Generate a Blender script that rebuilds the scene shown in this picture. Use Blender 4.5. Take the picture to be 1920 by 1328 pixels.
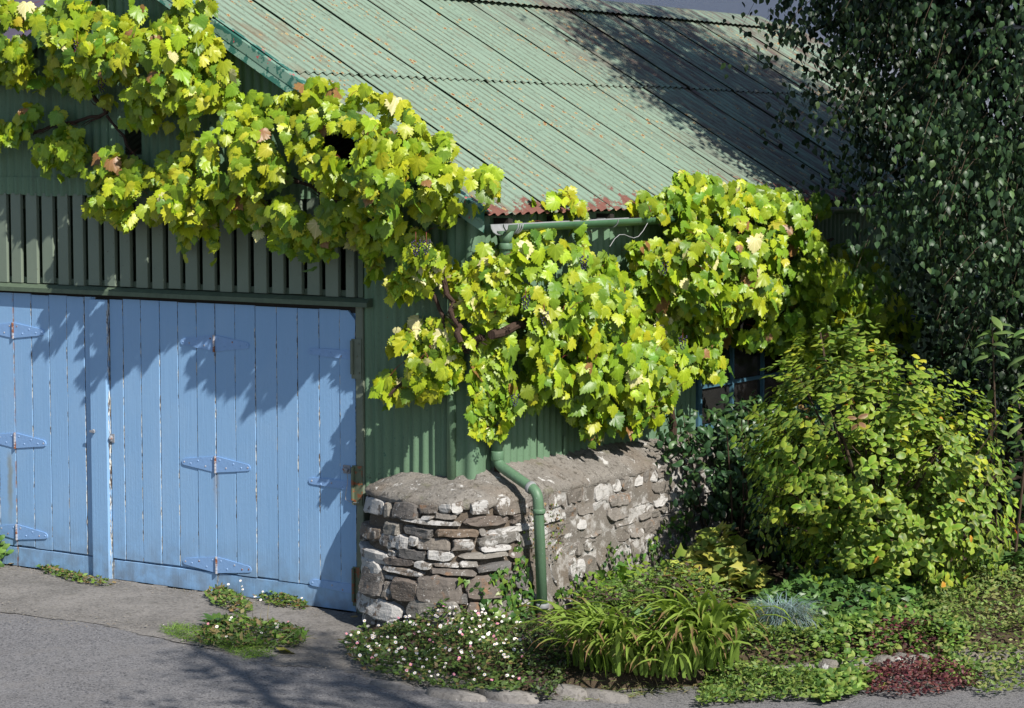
import bpy, bmesh, math, random
import numpy as np
from mathutils import Vector, Matrix, noise as mnoise

# ------------------------------------------------------------------ camera, world, sun, exposure
sc = bpy.context.scene
for o in list(bpy.data.objects):
    bpy.data.objects.remove(o)
YAW, PITCH = math.radians(33.6), math.radians(5.0)
fh = Vector((-math.sin(YAW), math.cos(YAW), 0)); RT = Vector((math.cos(YAW), math.sin(YAW), 0)); ZZ = Vector((0, 0, 1))
FW = fh * math.cos(PITCH) - ZZ * math.sin(PITCH); UP = ZZ * math.cos(PITCH) + fh * math.sin(PITCH)
cam_d = bpy.data.cameras.new('camera'); cam = bpy.data.objects.new('camera', cam_d)
sc.collection.objects.link(cam)
cam.matrix_world = Matrix(((RT.x, UP.x, -FW.x, 8.348), (RT.y, UP.y, -FW.y, -12.135), (RT.z, UP.z, -FW.z, 3.052), (0, 0, 0, 1)))
cam_d.sensor_width = 36; cam_d.lens = 82.5; cam_d.clip_start = 0.1; cam_d.clip_end = 3000
sc.camera = cam
SUN = Vector((2.4, -1.0, 2.4)).normalized()
w = bpy.data.worlds.new('World'); sc.world = w; w.use_nodes = True
wn = w.node_tree; bg = wn.nodes['Background']
sky = wn.nodes.new('ShaderNodeTexSky'); sky.sky_type = 'NISHITA'; sky.sun_disc = False
sky.sun_elevation = math.asin(SUN.z); sky.sun_rotation = math.atan2(SUN.x, SUN.y)
sky.air_density = 1.0; sky.dust_density = 0.6
wn.links.new(sky.outputs[0], bg.inputs[0]); bg.inputs[1].default_value = 0.085
sl = bpy.data.lights.new('sun', 'SUN'); sl.energy = 5.0; sl.angle = math.radians(0.53); sl.color = (1.0, 0.95, 0.87)
so = bpy.data.objects.new('sun', sl); sc.collection.objects.link(so); so.location = (12, -6, 14)
so.rotation_euler = (-SUN).to_track_quat('-Z', 'Y').to_euler()
sc.view_settings.view_transform = 'Standard'; sc.view_settings.look = 'None'
sc.view_settings.exposure = 0.4; sc.view_settings.gamma = 1.0; sc.view_settings.use_curve_mapping = False
sc.cycles.max_bounces = 6; sc.cycles.diffuse_bounces = 3; sc.cycles.glossy_bounces = 2; sc.cycles.transmission_bounces = 4

rng = np.random.default_rng(11); R_ = random.Random(5)
COL = sc.collection

# ------------------------------------------------------------------ object helpers
def link(o): COL.objects.link(o); return o
def tag(o, label=None, cat=None, group=None, kind=None):
    if label: o['label'] = label
    if cat: o['category'] = cat
    if group: o['group'] = group
    if kind: o['kind'] = kind
    return o
def thing(name, loc, label, cat, group=None):
    o = link(bpy.data.objects.new(name, None)); o.location = loc; o.empty_display_size = .1
    return tag(o, label, cat, group)
def root_of(o):
    v = Vector((0, 0, 0))
    while o is not None:
        v += Vector(o.location); o = o.parent
    return v
def put(o, parent):
    """hang o, modelled in world metres, on parent without moving it"""
    if parent is not None:
        o.parent = parent
        base = parent
        while base.parent is not None: base = base.parent
        o.matrix_parent_inverse = Matrix.Translation(-Vector(base.location)) if parent is base else Matrix.Identity(4)
        # sub-parts: their part has no transform of its own beside the root offset
        if parent is not base: o.matrix_parent_inverse = Matrix.Identity(4)
    return o
def mesh_of(name, v, f, mat, smooth=False):
    me = bpy.data.meshes.new(name)
    me.from_pydata([tuple(map(float, p)) for p in v], [], [tuple(map(int, q)) for q in f])
    for m in (mat if isinstance(mat, (list, tuple)) else [mat]): me.materials.append(m)
    if smooth: me.polygons.foreach_set('use_smooth', [True] * len(me.polygons))
    me.update()
    return me
def obj(name, v, f, mat, parent=None, smooth=False, kind=None):
    o = link(bpy.data.objects.new(name, mesh_of(name, v, f, mat, smooth)))
    put(o, parent)
    if kind: o['kind'] = kind
    return o
class MB:
    """collects shapes that make ONE part"""
    def __init__(s): s.v = []; s.f = []; s.m = []
    def add(s, v, f, m=0):
        n = len(s.v); s.v += [tuple(p) for p in v]; s.f += [tuple(i + n for i in q) for q in f]; s.m += [m] * len(f); return s
    def box(s, x0, x1, y0, y1, z0, z1, m=0, c=0.0):
        if c <= 0:
            v = [(x, y, z) for z in (z0, z1) for y in (y0, y1) for x in (x0, x1)]
            return s.add(v, [(0, 2, 3, 1), (4, 5, 7, 6), (0, 1, 5, 4), (2, 6, 7, 3), (0, 4, 6, 2), (1, 3, 7, 5)], m)
        # chamfered front edges (front is -y), extruded in z
        sec = [(x0, y1), (x0, y0 + c), (x0 + c, y0), (x1 - c, y0), (x1, y0 + c), (x1, y1)]
        n = len(sec)
        v = [(x, y, z0) for x, y in sec] + [(x, y, z1) for x, y in sec]
        f = [tuple(range(n)), tuple(range(2 * n - 1, n - 1, -1))] + [(i, i + n, (i + 1) % n + n, (i + 1) % n) for i in range(n)]
        return s.add(v, f, m)
    def tube(s, pts, rad, n=8, m=0, caps=True):
        pts = [Vector(p) for p in pts]
        rad = list(rad) if hasattr(rad, '__len__') else [rad] * len(pts)
        base = len(s.v); up = None
        for i, p in enumerate(pts):
            t = (pts[min(i + 1, len(pts) - 1)] - pts[max(i - 1, 0)])
            t = t.normalized() if t.length > 1e-9 else Vector((0, 0, 1))
            if up is None: up = t.orthogonal().normalized()
            up = (up - t * up.dot(t)); up = up.normalized() if up.length > 1e-6 else t.orthogonal().normalized()
            b = t.cross(up)
            for k in range(n):
                a = 2 * math.pi * k / n
                s.v.append(tuple(p + (up * math.cos(a) + b * math.sin(a)) * rad[i]))
        for i in range(len(pts) - 1):
            for k in range(n):
                a0 = base + i * n + k; a1 = base + i * n + (k + 1) % n
                s.f.append((a0, a1, a1 + n, a0 + n)); s.m.append(m)
        if caps:
            s.f.append(tuple(base + k for k in range(n - 1, -1, -1))); s.m.append(m)
            e = base + (len(pts) - 1) * n
            s.f.append(tuple(e + k for k in range(n))); s.m.append(m)
        return s
    def build(s, name, mat, parent=None, smooth=False, kind=None):
        o = obj(name, s.v, s.f, mat, parent, smooth, kind)
        if any(s.m): o.data.polygons.foreach_set('material_index', s.m)
        return o
def fbm(p, sc_=1.0, o=3):
    return mnoise.fractal(Vector(p) * sc_, 1.0, 2.0, o)

# ------------------------------------------------------------------ material helpers
class NT:
    def __init__(s, name):
        s.mat = bpy.data.materials.new(name); s.mat.use_nodes = True
        s.t = s.mat.node_tree; s.b = s.t.nodes['Principled BSDF']; s.out = s.t.nodes['Material Output']
        s._pos = None
    def n(s, t): return s.t.nodes.new('ShaderNode' + t)
    def l(s, a, b): s.t.links.new(a, b)
    def _in(s, sock, v):
        if hasattr(v, 'is_output'): s.l(v, sock)
        else: sock.default_value = v
    def pos(s):
        if s._pos is None: s._pos = s.n('NewGeometry').outputs['Position']
        return s._pos
    def gen(s): return s.n('TexCoord').outputs['Generated']
    def rnd(s): return s.n('ObjectInfo').outputs['Random']
    def map(s, v, scale=(1, 1, 1), loc=(0, 0, 0), rot=(0, 0, 0)):
        m = s.n('Mapping'); s._in(m.inputs[0], v); m.inputs['Scale'].default_value = scale
        m.inputs['Location'].default_value = loc; m.inputs['Rotation'].default_value = rot; return m.outputs[0]
    def noise(s, v=None, scale=5., detail=4., rough=.55, dist=0.):
        x = s.n('TexNoise'); s._in(x.inputs['Vector'], v if v is not None else s.pos())
        x.inputs['Scale'].default_value = scale; x.inputs['Detail'].default_value = detail
        x.inputs['Roughness'].default_value = rough; x.inputs['Distortion'].default_value = dist
        return x.outputs['Fac']
    def vor(s, v=None, scale=5., out='Distance', feature='F1'):
        x = s.n('TexVoronoi'); x.feature = feature; s._in(x.inputs['Vector'], v if v is not None else s.pos())
        x.inputs['Scale'].default_value = scale; return x.outputs[out]
    def ramp(s, f, stops):
        r = s.n('ValToRGB'); s._in(r.inputs[0], f); e = r.color_ramp.elements
        while len(e) < len(stops): e.new(.5)
        for q, (p, c) in zip(e, stops):
            q.position = p; q.color = (*c, 1) if hasattr(c, '__len__') else (c, c, c, 1)
        return r.outputs[0]
    def mask(s, f, a, b): return s.ramp(f, [(min(a, b), 0. if a < b else 1.), (max(a, b), 1. if a < b else 0.)])
    def mix(s, f, a, b, mode='MIX'):
        m = s.n('Mix'); m.data_type = 'RGBA'; m.blend_type = mode
        s._in(m.inputs[0], f)
        for sock, v in ((m.inputs[6], a), (m.inputs[7], b)):
            if hasattr(v, 'is_output'): s.l(v, sock)
            else: sock.default_value = (*v, 1)
        return m.outputs[2]
    def math(s, op, a, b=0., c=0.):
        m = s.n('Math'); m.operation = op; s._in(m.inputs[0], a); s._in(m.inputs[1], b); s._in(m.inputs[2], c); return m.outputs[0]
    def xyz(s, v=None):
        x = s.n('SeparateXYZ'); s._in(x.inputs[0], v if v is not None else s.pos()); return x.outputs
    def bump(s, h, strength=.4, dist=.01, prev=None):
        b = s.n('Bump'); s._in(b.inputs['Height'], h); b.inputs['Strength'].default_value = strength; b.inputs['Distance'].default_value = dist
        if prev is not None: s.l(prev, b.inputs['Normal'])
        return b.outputs[0]
    def done(s, col=None, rough=None, bump=None, spec=None, metal=None):
        if col is not None: s._in(s.b.inputs['Base Color'], (*col, 1) if isinstance(col, tuple) else col)
        if rough is not None: s._in(s.b.inputs['Roughness'], rough)
        if bump is not None: s.l(bump, s.b.inputs['Normal'])
        if spec is not None: s.b.inputs['Specular IOR Level'].default_value = spec
        if metal is not None: s.b.inputs['Metallic'].default_value = metal
        return s.mat

def m_plain(name, c, rough=.7, var=.15, scale=20, bump=.2, spec=.3):
    t = NT(name); n = t.noise(scale=scale)
    col = t.mix(n, tuple(x * (1 - var) for x in c), tuple(min(1, x * (1 + var)) for x in c))
    return t.done(col, rough, t.bump(n, bump, .004), spec)

def m_green_wall():
    t = NT('green_painted_iron')
    big = t.noise(scale=2.2, detail=5); fine = t.noise(scale=60, detail=4)
    streak = t.noise(t.map(t.pos(), (30, 30, 1.6)), 1., 4)
    c = t.mix(big, (.10, .18, .108), (.138, .23, .142))
    c = t.mix(t.math('MULTIPLY', t.mask(streak, .52, .75), .4), c, (.065, .095, .065))
    fl = t.noise(scale=7, detail=7, rough=.7)
    c = t.mix(t.mask(fl, .66, .675), c, (.03, .105, .075))        # flakes down to the older darker coat
    sp = t.noise(scale=90, detail=2)
    z = t.xyz()[2]
    low = t.mask(z, 1.15, .9)
    c = t.mix(t.math('MULTIPLY', t.mask(sp, .60, .66), t.math('ADD', t.math('MULTIPLY', low, .6), .25)), c, (.05, .06, .035))
    rs = t.vor(scale=9); c = t.mix(t.mask(rs, .035, .02), c, (.16, .05, .02))
    return t.done(c, .5, t.bump(t.math('ADD', fine, t.math('MULTIPLY', fl, .6)), .25, .004), .35)

def m_roof():
    t = NT('sage_painted_roof_iron')
    x, y, z = t.xyz()
    big = t.noise(scale=1.3, detail=5); fine = t.noise(scale=70, detail=4, rough=.6)
    c = t.mix(big, (.172, .245, .187), (.222, .300, .232))
    c = t.mix(t.math('MULTIPLY', t.rnd(), .35), c, (.158, .24, .172))
    # dirt streaks along the fall
    st = t.noise(t.map(t.pos(), (1.5, 26, 1.5)), 1., 5, .6)
    c = t.mix(t.math('MULTIPLY', t.mask(st, .52, .72), .4), c, (.10, .135, .10))
    dk = t.noise(t.map(t.pos(), (20, 60, 20)), 1., 3, .6)
    c = t.mix(t.math('MULTIPLY', t.mask(dk, .60, .68), .6), c, (.07, .085, .06))
    # dirt streaks along the troughs, darkened to bring out the ribs
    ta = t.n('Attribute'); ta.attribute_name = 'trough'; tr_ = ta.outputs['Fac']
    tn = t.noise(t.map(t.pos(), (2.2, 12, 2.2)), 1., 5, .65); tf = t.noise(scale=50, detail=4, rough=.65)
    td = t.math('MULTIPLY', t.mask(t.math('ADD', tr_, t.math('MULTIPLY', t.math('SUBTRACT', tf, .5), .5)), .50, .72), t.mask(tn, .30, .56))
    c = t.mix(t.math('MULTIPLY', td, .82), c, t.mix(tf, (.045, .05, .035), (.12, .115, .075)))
    # bare, mossy, flaking far end under the tree
    far = t.math('MULTIPLY', t.mask(t.noise(t.map(t.pos(), (2.5, 9, 2.5)), 1., 6, .65), .40, .62), t.math('SMOOTH_MIN', t.math('MAXIMUM', t.math('MULTIPLY', t.math('SUBTRACT', y, 3.2), .5), 0.), .85, .1))
    c = t.mix(far, c, (.10, .055, .05))
    # red primer showing at the eave and at the verge
    e1 = t.math('MAXIMUM', t.math('SUBTRACT', 1., t.math('MULTIPLY', t.math('SUBTRACT', .15, x), 2.2)), 0.)
    e1 = t.math('MULTIPLY', e1, t.math('SUBTRACT', .49, t.math('MULTIPLY', t.noise(t.map(t.pos(), (.3, 1.3, .3)), 1., 3), .22)))
    pn = t.noise(scale=6.5, detail=9, rough=.72)
    e1 = t.math('ADD', e1, t.math('MULTIPLY', t.math('MAXIMUM', t.math('SUBTRACT', 1., t.math('MULTIPLY', t.math('ADD', y, .12), 4.)), 0.), .24))
    pm = t.mask(t.math('ADD', pn, e1), .80, .83)
    c = t.mix(pm, c, t.mix(t.noise(scale=30, detail=4), (.115, .05, .037), (.215, .09, .068)))
    bl = t.noise(t.map(t.pos(), (2.2, 5, 2.2), (3, 1, 0)), 1., 8, .68); bw = t.math('ADD', bl, t.math('MULTIPLY', t.math('MAXIMUM', t.math('SUBTRACT', 1., t.math('MULTIPLY', t.math('ADD', y, .1), .9)), 0.), .10))
    c = t.mix(t.math('MULTIPLY', t.mask(bw, .58, .68), .5), c, (.17, .12, .075))
    # rust pin holes with a yellowish rim
    for sc_, th, seed in ((22, .33, 0), (12, .20, 5), (36, .36, 9)):
        v = t.vor(t.map(t.pos(), (.5, 1.0, .5), (seed, 2, 1)), sc_)
        g = t.noise(t.map(t.pos(), (1, 1, 1), (seed, 0, 3)), 1.7, 3)
        v = t.math('ADD', v, t.math('MULTIPLY', t.mask(g, .58, .46), .26))
        v = t.math('ADD', v, t.math('MULTIPLY', t.math('SUBTRACT', t.noise(scale=55), .5), .25))
        c = t.mix(t.mask(v, th * .72, th * .55), c, (.36, .29, .14))
        c = t.mix(t.mask(v, th * .50, th * .36), c, (.17, .065, .03))
    return t.done(c, .55, t.bump(t.math('ADD', fine, t.math('MULTIPLY', pm, -.8)), .3, .004), .35)

def m_verge():
    t = NT('flaking_verge_flashing')
    big = t.noise(scale=3, detail=5); fl = t.noise(scale=9, detail=6, rough=.62)
    c = t.mix(big, (.14, .25, .19), (.21, .33, .26))
    c = t.mix(t.mask(fl, .50, .52), c, (.035, .13, .10))
    red = t.noise(t.map(t.pos(), loc=(4, 1, 7)), 14, 5, .6)
    c = t.mix(t.mask(red, .62, .635), c, (.42, .09, .09))
    c = t.mix(t.mask(t.vor(scale=11), .05, .03), c, (.2, .08, .03))
    return t.done(c, .5, t.bump(fl, .25, .004), .35)

def m_blue():
    t = NT('blue_painted_boards')
    g = t.gen(); gx = t.xyz(g)[0]
    grain = t.noise(t.map(t.pos(), (70, 70, 2.2)), 1., 6, .65)
    brush = t.noise(t.map(t.pos(), (120, 120, 5)), 1., 4, .6)
    lump = t.noise(scale=38, detail=5, rough=.6)
    big = t.noise(t.map(t.pos(), (5, 5, .8)), 1., 4)
    c = t.mix(big, (.205, .38, .62), (.262, .44, .675))
    c = t.mix(t.math('MULTIPLY', t.rnd(), .5), c, (.205, .375, .615))
    c = t.mix(t.math('MULTIPLY', t.mask(brush, .5, .75), .22), c, (.28, .46, .76))
    # flaked joints: only next to a board's edge
    edge = t.math('SUBTRACT', 1., t.math('MULTIPLY', t.math('MINIMUM', gx, t.math('SUBTRACT', 1., gx)), 24.))
    fn = t.noise(t.map(t.pos(), (60, 60, 9)), 1., 5, .7)
    em = t.mask(t.math('ADD', fn, t.math('MULTIPLY', t.math('MAXIMUM', edge, 0.), .25)), .715, .745)
    fn2 = t.noise(t.map(t.pos(), (90, 90, 22), (3, 3, 3)), 1., 3)
    c = t.mix(em, c, t.mix(t.mask(fn2, .45, .55), (.62, .62, .58), (.10, .075, .06)))
    # stray knots and chips
    ch = t.noise(t.map(t.pos(), (26, 26, 9), (9, 1, 2)), 1., 6, .7)
    c = t.mix(t.mask(ch, .745, .76), c, (.08, .085, .11))
    # grime low down
    z = t.xyz()[2]; x = t.xyz()[0]
    lowm = t.math('MULTIPLY', t.mask(z, .42, .0), t.mask(t.noise(scale=9, detail=6), .36, .62))
    c = t.mix(t.math('MULTIPLY', lowm, .7), c, (.15, .18, .22))
    # rust and algae runs below the left hinge
    d1 = t.math('ABSOLUTE', t.math('SUBTRACT', x, t.math('ADD', -4.105, t.math('MULTIPLY', t.math('SUBTRACT', t.noise(t.map(t.pos(), (1, 1, 3))), .5), .05))))
    run = t.math('MULTIPLY', t.mask(d1, .035, .01), t.math('MULTIPLY', t.mask(z, .86, .80), t.mask(z, .25, .55)))
    c = t.mix(t.math('MULTIPLY', run, .55), c, (.25, .21, .07))
    d2 = t.math('ABSOLUTE', t.math('SUBTRACT', x, -4.043))
    run2 = t.math('MULTIPLY', t.mask(d2, .012, .004), t.mask(t.noise(t.map(t.pos(), (5, 5, 4))), .45, .6))
    c = t.mix(t.math('MULTIPLY', run2, .7), c, (.3, .13, .06))
    d3 = t.math('ABSOLUTE', t.math('SUBTRACT', x, t.math('ADD', -2.131, t.math('MULTIPLY', t.math('SUBTRACT', t.noise(t.map(t.pos(), (1, 1, 4))), .5), .06))))
    run3 = t.math('MULTIPLY', t.mask(d3, .03, .006), t.math('MULTIPLY', t.mask(z, .86, .83), t.mask(z, .5, .8)))
    c = t.mix(t.math('MULTIPLY', run3, .45), c, (.26, .17, .08))
    fade = t.noise(scale=2.1, detail=5, rough=.6); c = t.mix(t.math('MULTIPLY', t.mask(fade, .5, .7), .28), c, (.30, .46, .66))
    h = t.math('ADD', t.math('ADD', grain, t.math('MULTIPLY', lump, .5)), t.math('MULTIPLY', em, -1.2))
    h = t.math('ADD', h, t.math('MULTIPLY', t.mask(ch, .70, .76), -.6))
    return t.done(c, .42, t.bump(h, .5, .004), .4)

def m_pipe():
    t = NT('green_plastic_pipe'); n = t.noise(scale=6, detail=5); f = t.noise(scale=45, detail=6, rough=.7)
    st = t.noise(t.map(t.pos(), (40, 40, 3)), 1., 4)
    c = t.mix(n, (.085, .165, .095), (.12, .21, .125)); c = t.mix(t.math('MULTIPLY', t.mask(st, .5, .7), .45), c, (.065, .10, .065))
    z = t.xyz()[2]; lo = t.math('MULTIPLY', t.mask(z, .75, .05), .09)
    c = t.mix(t.mask(t.math('ADD', f, lo), .68, .70), c, (.38, .39, .40)); c = t.mix(t.mask(t.vor(scale=60), .12, .06), c, (.30, .34, .30))
    return t.done(c, .48, t.bump(f, .15, .003), .4)

def m_slat():
    t = NT('grey_green_slat_paint')
    gr = t.noise(t.map(t.pos(), (80, 80, 3)), 1., 4); big = t.noise(scale=4, detail=4)
    c = t.mix(big, (.145, .185, .14), (.20, .24, .185))
    c = t.mix(t.math('MULTIPLY', t.rnd(), .3), c, (.17, .22, .175))
    ny = t.xyz(t.n('NewGeometry').outputs['True Normal'])[1]
    c = t.mix(t.mask(ny, -.5, -.4), c, (.085, .20, .14))        # all but the front faces coloured a deeper green
    c = t.mix(t.mask(t.noise(scale=55, detail=3), .68, .72), c, (.10, .10, .07))
    return t.done(c, .6, t.bump(gr, .3, .003), .3)

def m_stone(name, cols, lichen=.55):
    t = NT(name)
    r = t.rnd(); off = t.n('CombineXYZ'); t.l(t.math('MULTIPLY', r, 31.), off.inputs[0]); t.l(t.math('MULTIPLY', r, 17.), off.inputs[2])
    v = t.n('VectorMath'); t.l(t.pos(), v.inputs[0]); t.l(off.outputs[0], v.inputs[1]); p = v.outputs[0]
    base = t.ramp(r, [(i / (len(cols) - 1), c) for i, c in enumerate(cols)])
    n1 = t.noise(p, 14, 6, .65); n2 = t.noise(p, 60, 5, .6)
    lay = t.noise(t.map(p, (6, 6, 60)), 1., 5, .6)
    c = t.mix(n1, t.mix(.45, base, (.05, .045, .04)), t.mix(.3, base, (.34, .31, .27)))
    c = t.mix(t.math('MULTIPLY', t.mask(lay, .5, .7), .4), c, (.06, .05, .045))
    rust = t.noise(p, 8, 5, .6)
    c = t.mix(t.math('MULTIPLY', t.mask(rust, .60, .70), .6), c, (.26, .13, .055))
    li = t.noise(t.map(p, loc=(3, 9, 4)), 11, 9, .74)
    li2 = t.math('ADD', li, t.math('MULTIPLY', t.math('SUBTRACT', t.math('FRACT', t.math('MULTIPLY', r, 7.31)), .5), .32))
    lm = t.mask(li2, lichen, lichen + .035)
    c = t.mix(t.math('MULTIPLY', lm, .85), c, t.mix(n2, (.36, .35, .335), (.56, .55, .535)))
    c = t.mix(t.mask(t.vor(p, 55), .16, .08), c, (.5, .49, .46))
    h = t.math('ADD', t.math('ADD', n1, t.math('MULTIPLY', n2, .45)), t.math('MULTIPLY', lay, .5))
    return t.done(c, .88, t.bump(h, .8, .014), .2)

def m_mortar(name, a, b, lich=.62, bumpd=.015, speck=(.5, .49, .46)):
    t = NT(name)
    n1 = t.noise(scale=7, detail=8, rough=.68); n2 = t.noise(scale=75, detail=5, rough=.65)
    c = t.mix(n1, a, b)
    c = t.mix(t.math('MULTIPLY', t.mask(n2, .52, .68), .55), c, tuple(x * .35 for x in a))
    if name == 'brown_joint_mortar':      # the long side was pointed flush with paler lime mortar and carries more lichen
        sd_ = t.mask(t.xyz()[1], .12, .30); lm2 = t.mask(t.noise(t.map(t.pos(), loc=(8, 3, 2)), 6, 9, .72), .50, .60)
        c = t.mix(sd_, c, t.mix(lm2, t.mix(n1, (.10, .09, .078), (.225, .205, .18)), (.40, .39, .375)))
    br = t.noise(scale=2.6, detail=5); c = t.mix(t.math('MULTIPLY', t.mask(br, .5, .66), .45), c, (.17, .125, .085))
    if name == 'weathered_cement':
        pit = t.noise(t.map(t.pos(), loc=(6, 1, 3)), 26, 7, .7); c = t.mix(t.math('MULTIPLY', t.mask(pit, .54, .62), .7), c, (.07, .062, .05))
        mo = t.noise(t.map(t.pos(), loc=(1, 7, 5)), 5, 7, .68); c = t.mix(t.math('MULTIPLY', t.mask(mo, .58, .66), .55), c, (.12, .125, .06))
    li = t.noise(t.map(t.pos(), loc=(2, 5, 1)), 9, 9, .72)
    c = t.mix(t.mask(li, lich, lich + .04), c, (.56, .55, .53))
    c = t.mix(t.mask(t.vor(scale=38), .13, .07), c, speck)
    return t.done(c, .92, t.bump(t.math('ADD', n1, t.math('MULTIPLY', n2, .6)), .8, bumpd), .15)

def m_asphalt():
    t = NT('worn_grey_asphalt')
    p = t.pos()
    ag = t.vor(scale=95, out='Color'); agv = t.xyz(ag)[0]; ad = t.vor(scale=95)
    big = t.noise(scale=.8, detail=6, rough=.6); mid = t.noise(scale=5, detail=6, rough=.65); fine = t.noise(scale=160, detail=3)
    c = t.mix(big, (.135, .133, .138), (.182, .178, .18))
    c = t.mix(t.math('MULTIPLY', t.mask(agv, .45, 1.), .55), c, (.26, .25, .255))
    c = t.mix(t.math('MULTIPLY', t.mask(agv, .32, .0), .8), c, (.04, .04, .045))
    c = t.mix(t.math('MULTIPLY', t.mask(mid, .52, .72), .35), c, (.075, .07, .066))
    pt = t.noise(t.map(t.pos(), loc=(7, 2, 0)), 2.2, 5, .6); c = t.mix(t.math('MULTIPLY', t.mask(pt, .56, .60), .35), c, (.19, .18, .175))
    sp = t.vor(t.map(p, loc=(5, 3, 0)), 26); c = t.mix(t.mask(sp, .085, .05), c, (.5, .5, .5))
    ds = t.vor(t.map(p, loc=(1, 8, 0)), 15); c = t.mix(t.mask(ds, .06, .035), c, (.025, .025, .035))
    return t.done(c, .85, t.bump(t.math('ADD', t.math('MULTIPLY', ad, -1.), fine), .55, .006), .25)

def m_apron():
    t = NT('rough_tarmac_apron')
    ag = t.xyz(t.vor(scale=70, out='Color'))[0]
    big = t.noise(scale=1.7, detail=7, rough=.65); mid = t.noise(scale=9, detail=6, rough=.65); fine = t.noise(scale=130, detail=4)
    c = t.mix(t.mask(big, .35, .65), (.125, .118, .11), (.23, .215, .20))
    c = t.mix(t.math('MULTIPLY', t.mask(ag, .4, 1.), .45), c, (.27, .25, .23))
    c = t.mix(t.math('MULTIPLY', t.mask(ag, .25, .0), .5), c, (.06, .055, .05))
    c = t.mix(t.math('MULTIPLY', t.mask(mid, .56, .72), .5), c, (.07, .065, .05))
    c = t.mix(t.mask(t.vor(scale=28), .10, .05), c, (.46, .45, .43))
    return t.done(c, .9, t.bump(t.math('ADD', mid, fine), .5, .012), .2)

def m_leaf(name, rough=.45, trans=.3, spec=.35, boost=(1.25, 1.3, .7)):
    t = NT(name)
    a = t.n('Attribute'); a.attribute_name = 'leaf_colour'; a.attribute_type = 'GEOMETRY'
    c = a.outputs['Color']
    nz = t.noise(scale=85, detail=3)
    if name == 'vine_leaf':               # paler veins fanning from the stalk
        u = t.n('Attribute'); u.attribute_name = 'leaf_uv'; ux, uy, _ = t.xyz(u.outputs['Vector']); dist = None
        for an in (0, .62, -.62, 1.25, -1.25):
            s_, k_ = math.sin(an), math.cos(an)
            perp = t.math('ABSOLUTE', t.math('SUBTRACT', t.math('MULTIPLY', ux, k_), t.math('MULTIPLY', uy, s_))); al = t.math('ADD', t.math('MULTIPLY', ux, s_), t.math('MULTIPLY', uy, k_))
            q = t.math('ADD', perp, t.math('MULTIPLY', t.math('LESS_THAN', al, 0.), 1.)); dist = q if dist is None else t.math('MINIMUM', dist, q)
        c = t.mix(t.math('MULTIPLY', t.mask(dist, .035, .012), .35), c, t.mix(1., c, (1.7, 1.45, 2.2), 'MULTIPLY'))
    c2 = t.mix(t.math('MULTIPLY', nz, .35), c, t.mix(1., c, (.55, .6, .5), 'MULTIPLY'))
    t.done(c2, rough, t.bump(nz, .25, .003), spec)
    tr = t.n('BsdfTranslucent'); t.l(t.mix(1., c2, boost, 'MULTIPLY'), tr.inputs[0])
    ms = t.n('MixShader'); ms.inputs[0].default_value = trans
    t.l(t.b.outputs[0], ms.inputs[1]); t.l(tr.outputs[0], ms.inputs[2]); t.l(ms.outputs[0], t.out.inputs[0])
    return t.mat

def m_bark(name, a, b, sc_=(40, 40, 6)):
    t = NT(name); n = t.noise(t.map(t.pos(), sc_), 1., 6, .65)
    return t.done(t.mix(n, a, b), .9, t.bump(n, .9, .012), .15)

def m_birchbark():
    t = NT('birch_bark'); n = t.noise(t.map(t.pos(), (5, 5, 30)), 1., 5, .6); k = t.noise(scale=5, detail=5)
    c = t.mix(t.mask(n, .5, .62), (.45, .43, .40), (.10, .085, .07)); c = t.mix(t.mask(k, .55, .62), c, (.05, .045, .04))
    return t.done(c, .8, t.bump(n, .5, .01), .2)

def m_metal(name, c, rust=.0):
    t = NT(name); n = t.noise(scale=30, detail=5)
    col = t.mix(n, tuple(x * .7 for x in c), c)
    if rust: col = t.mix(t.mask(t.noise(scale=26, detail=5, rough=.65), .62 - rust * .2, .66 - rust * .2), col, (.22, .075, .03))
    return t.done(col, .5, t.bump(n, .3, .003), .45)

def m_glass():
    t = NT('dusty_window_glass'); n = t.noise(scale=6, detail=5)
    t.done(t.mix(n, (.012, .012, .013), (.03, .03, .028)), .12, t.bump(n, .05, .01), .5)
    return t.mat

def m_ground():
    t = NT('dark_garden_soil'); n = t.noise(scale=12, detail=7, rough=.7)
    return t.done(t.mix(n, (.035, .026, .018), (.10, .075, .05)), .95, t.bump(n, .9, .03), .1)

def m_render(name, a, b):
    t = NT(name); n = t.noise(scale=1.2, detail=6); f = t.noise(scale=40, detail=4)
    return t.done(t.mix(n, a, b), .9, t.bump(f, .5, .01), .15)

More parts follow.
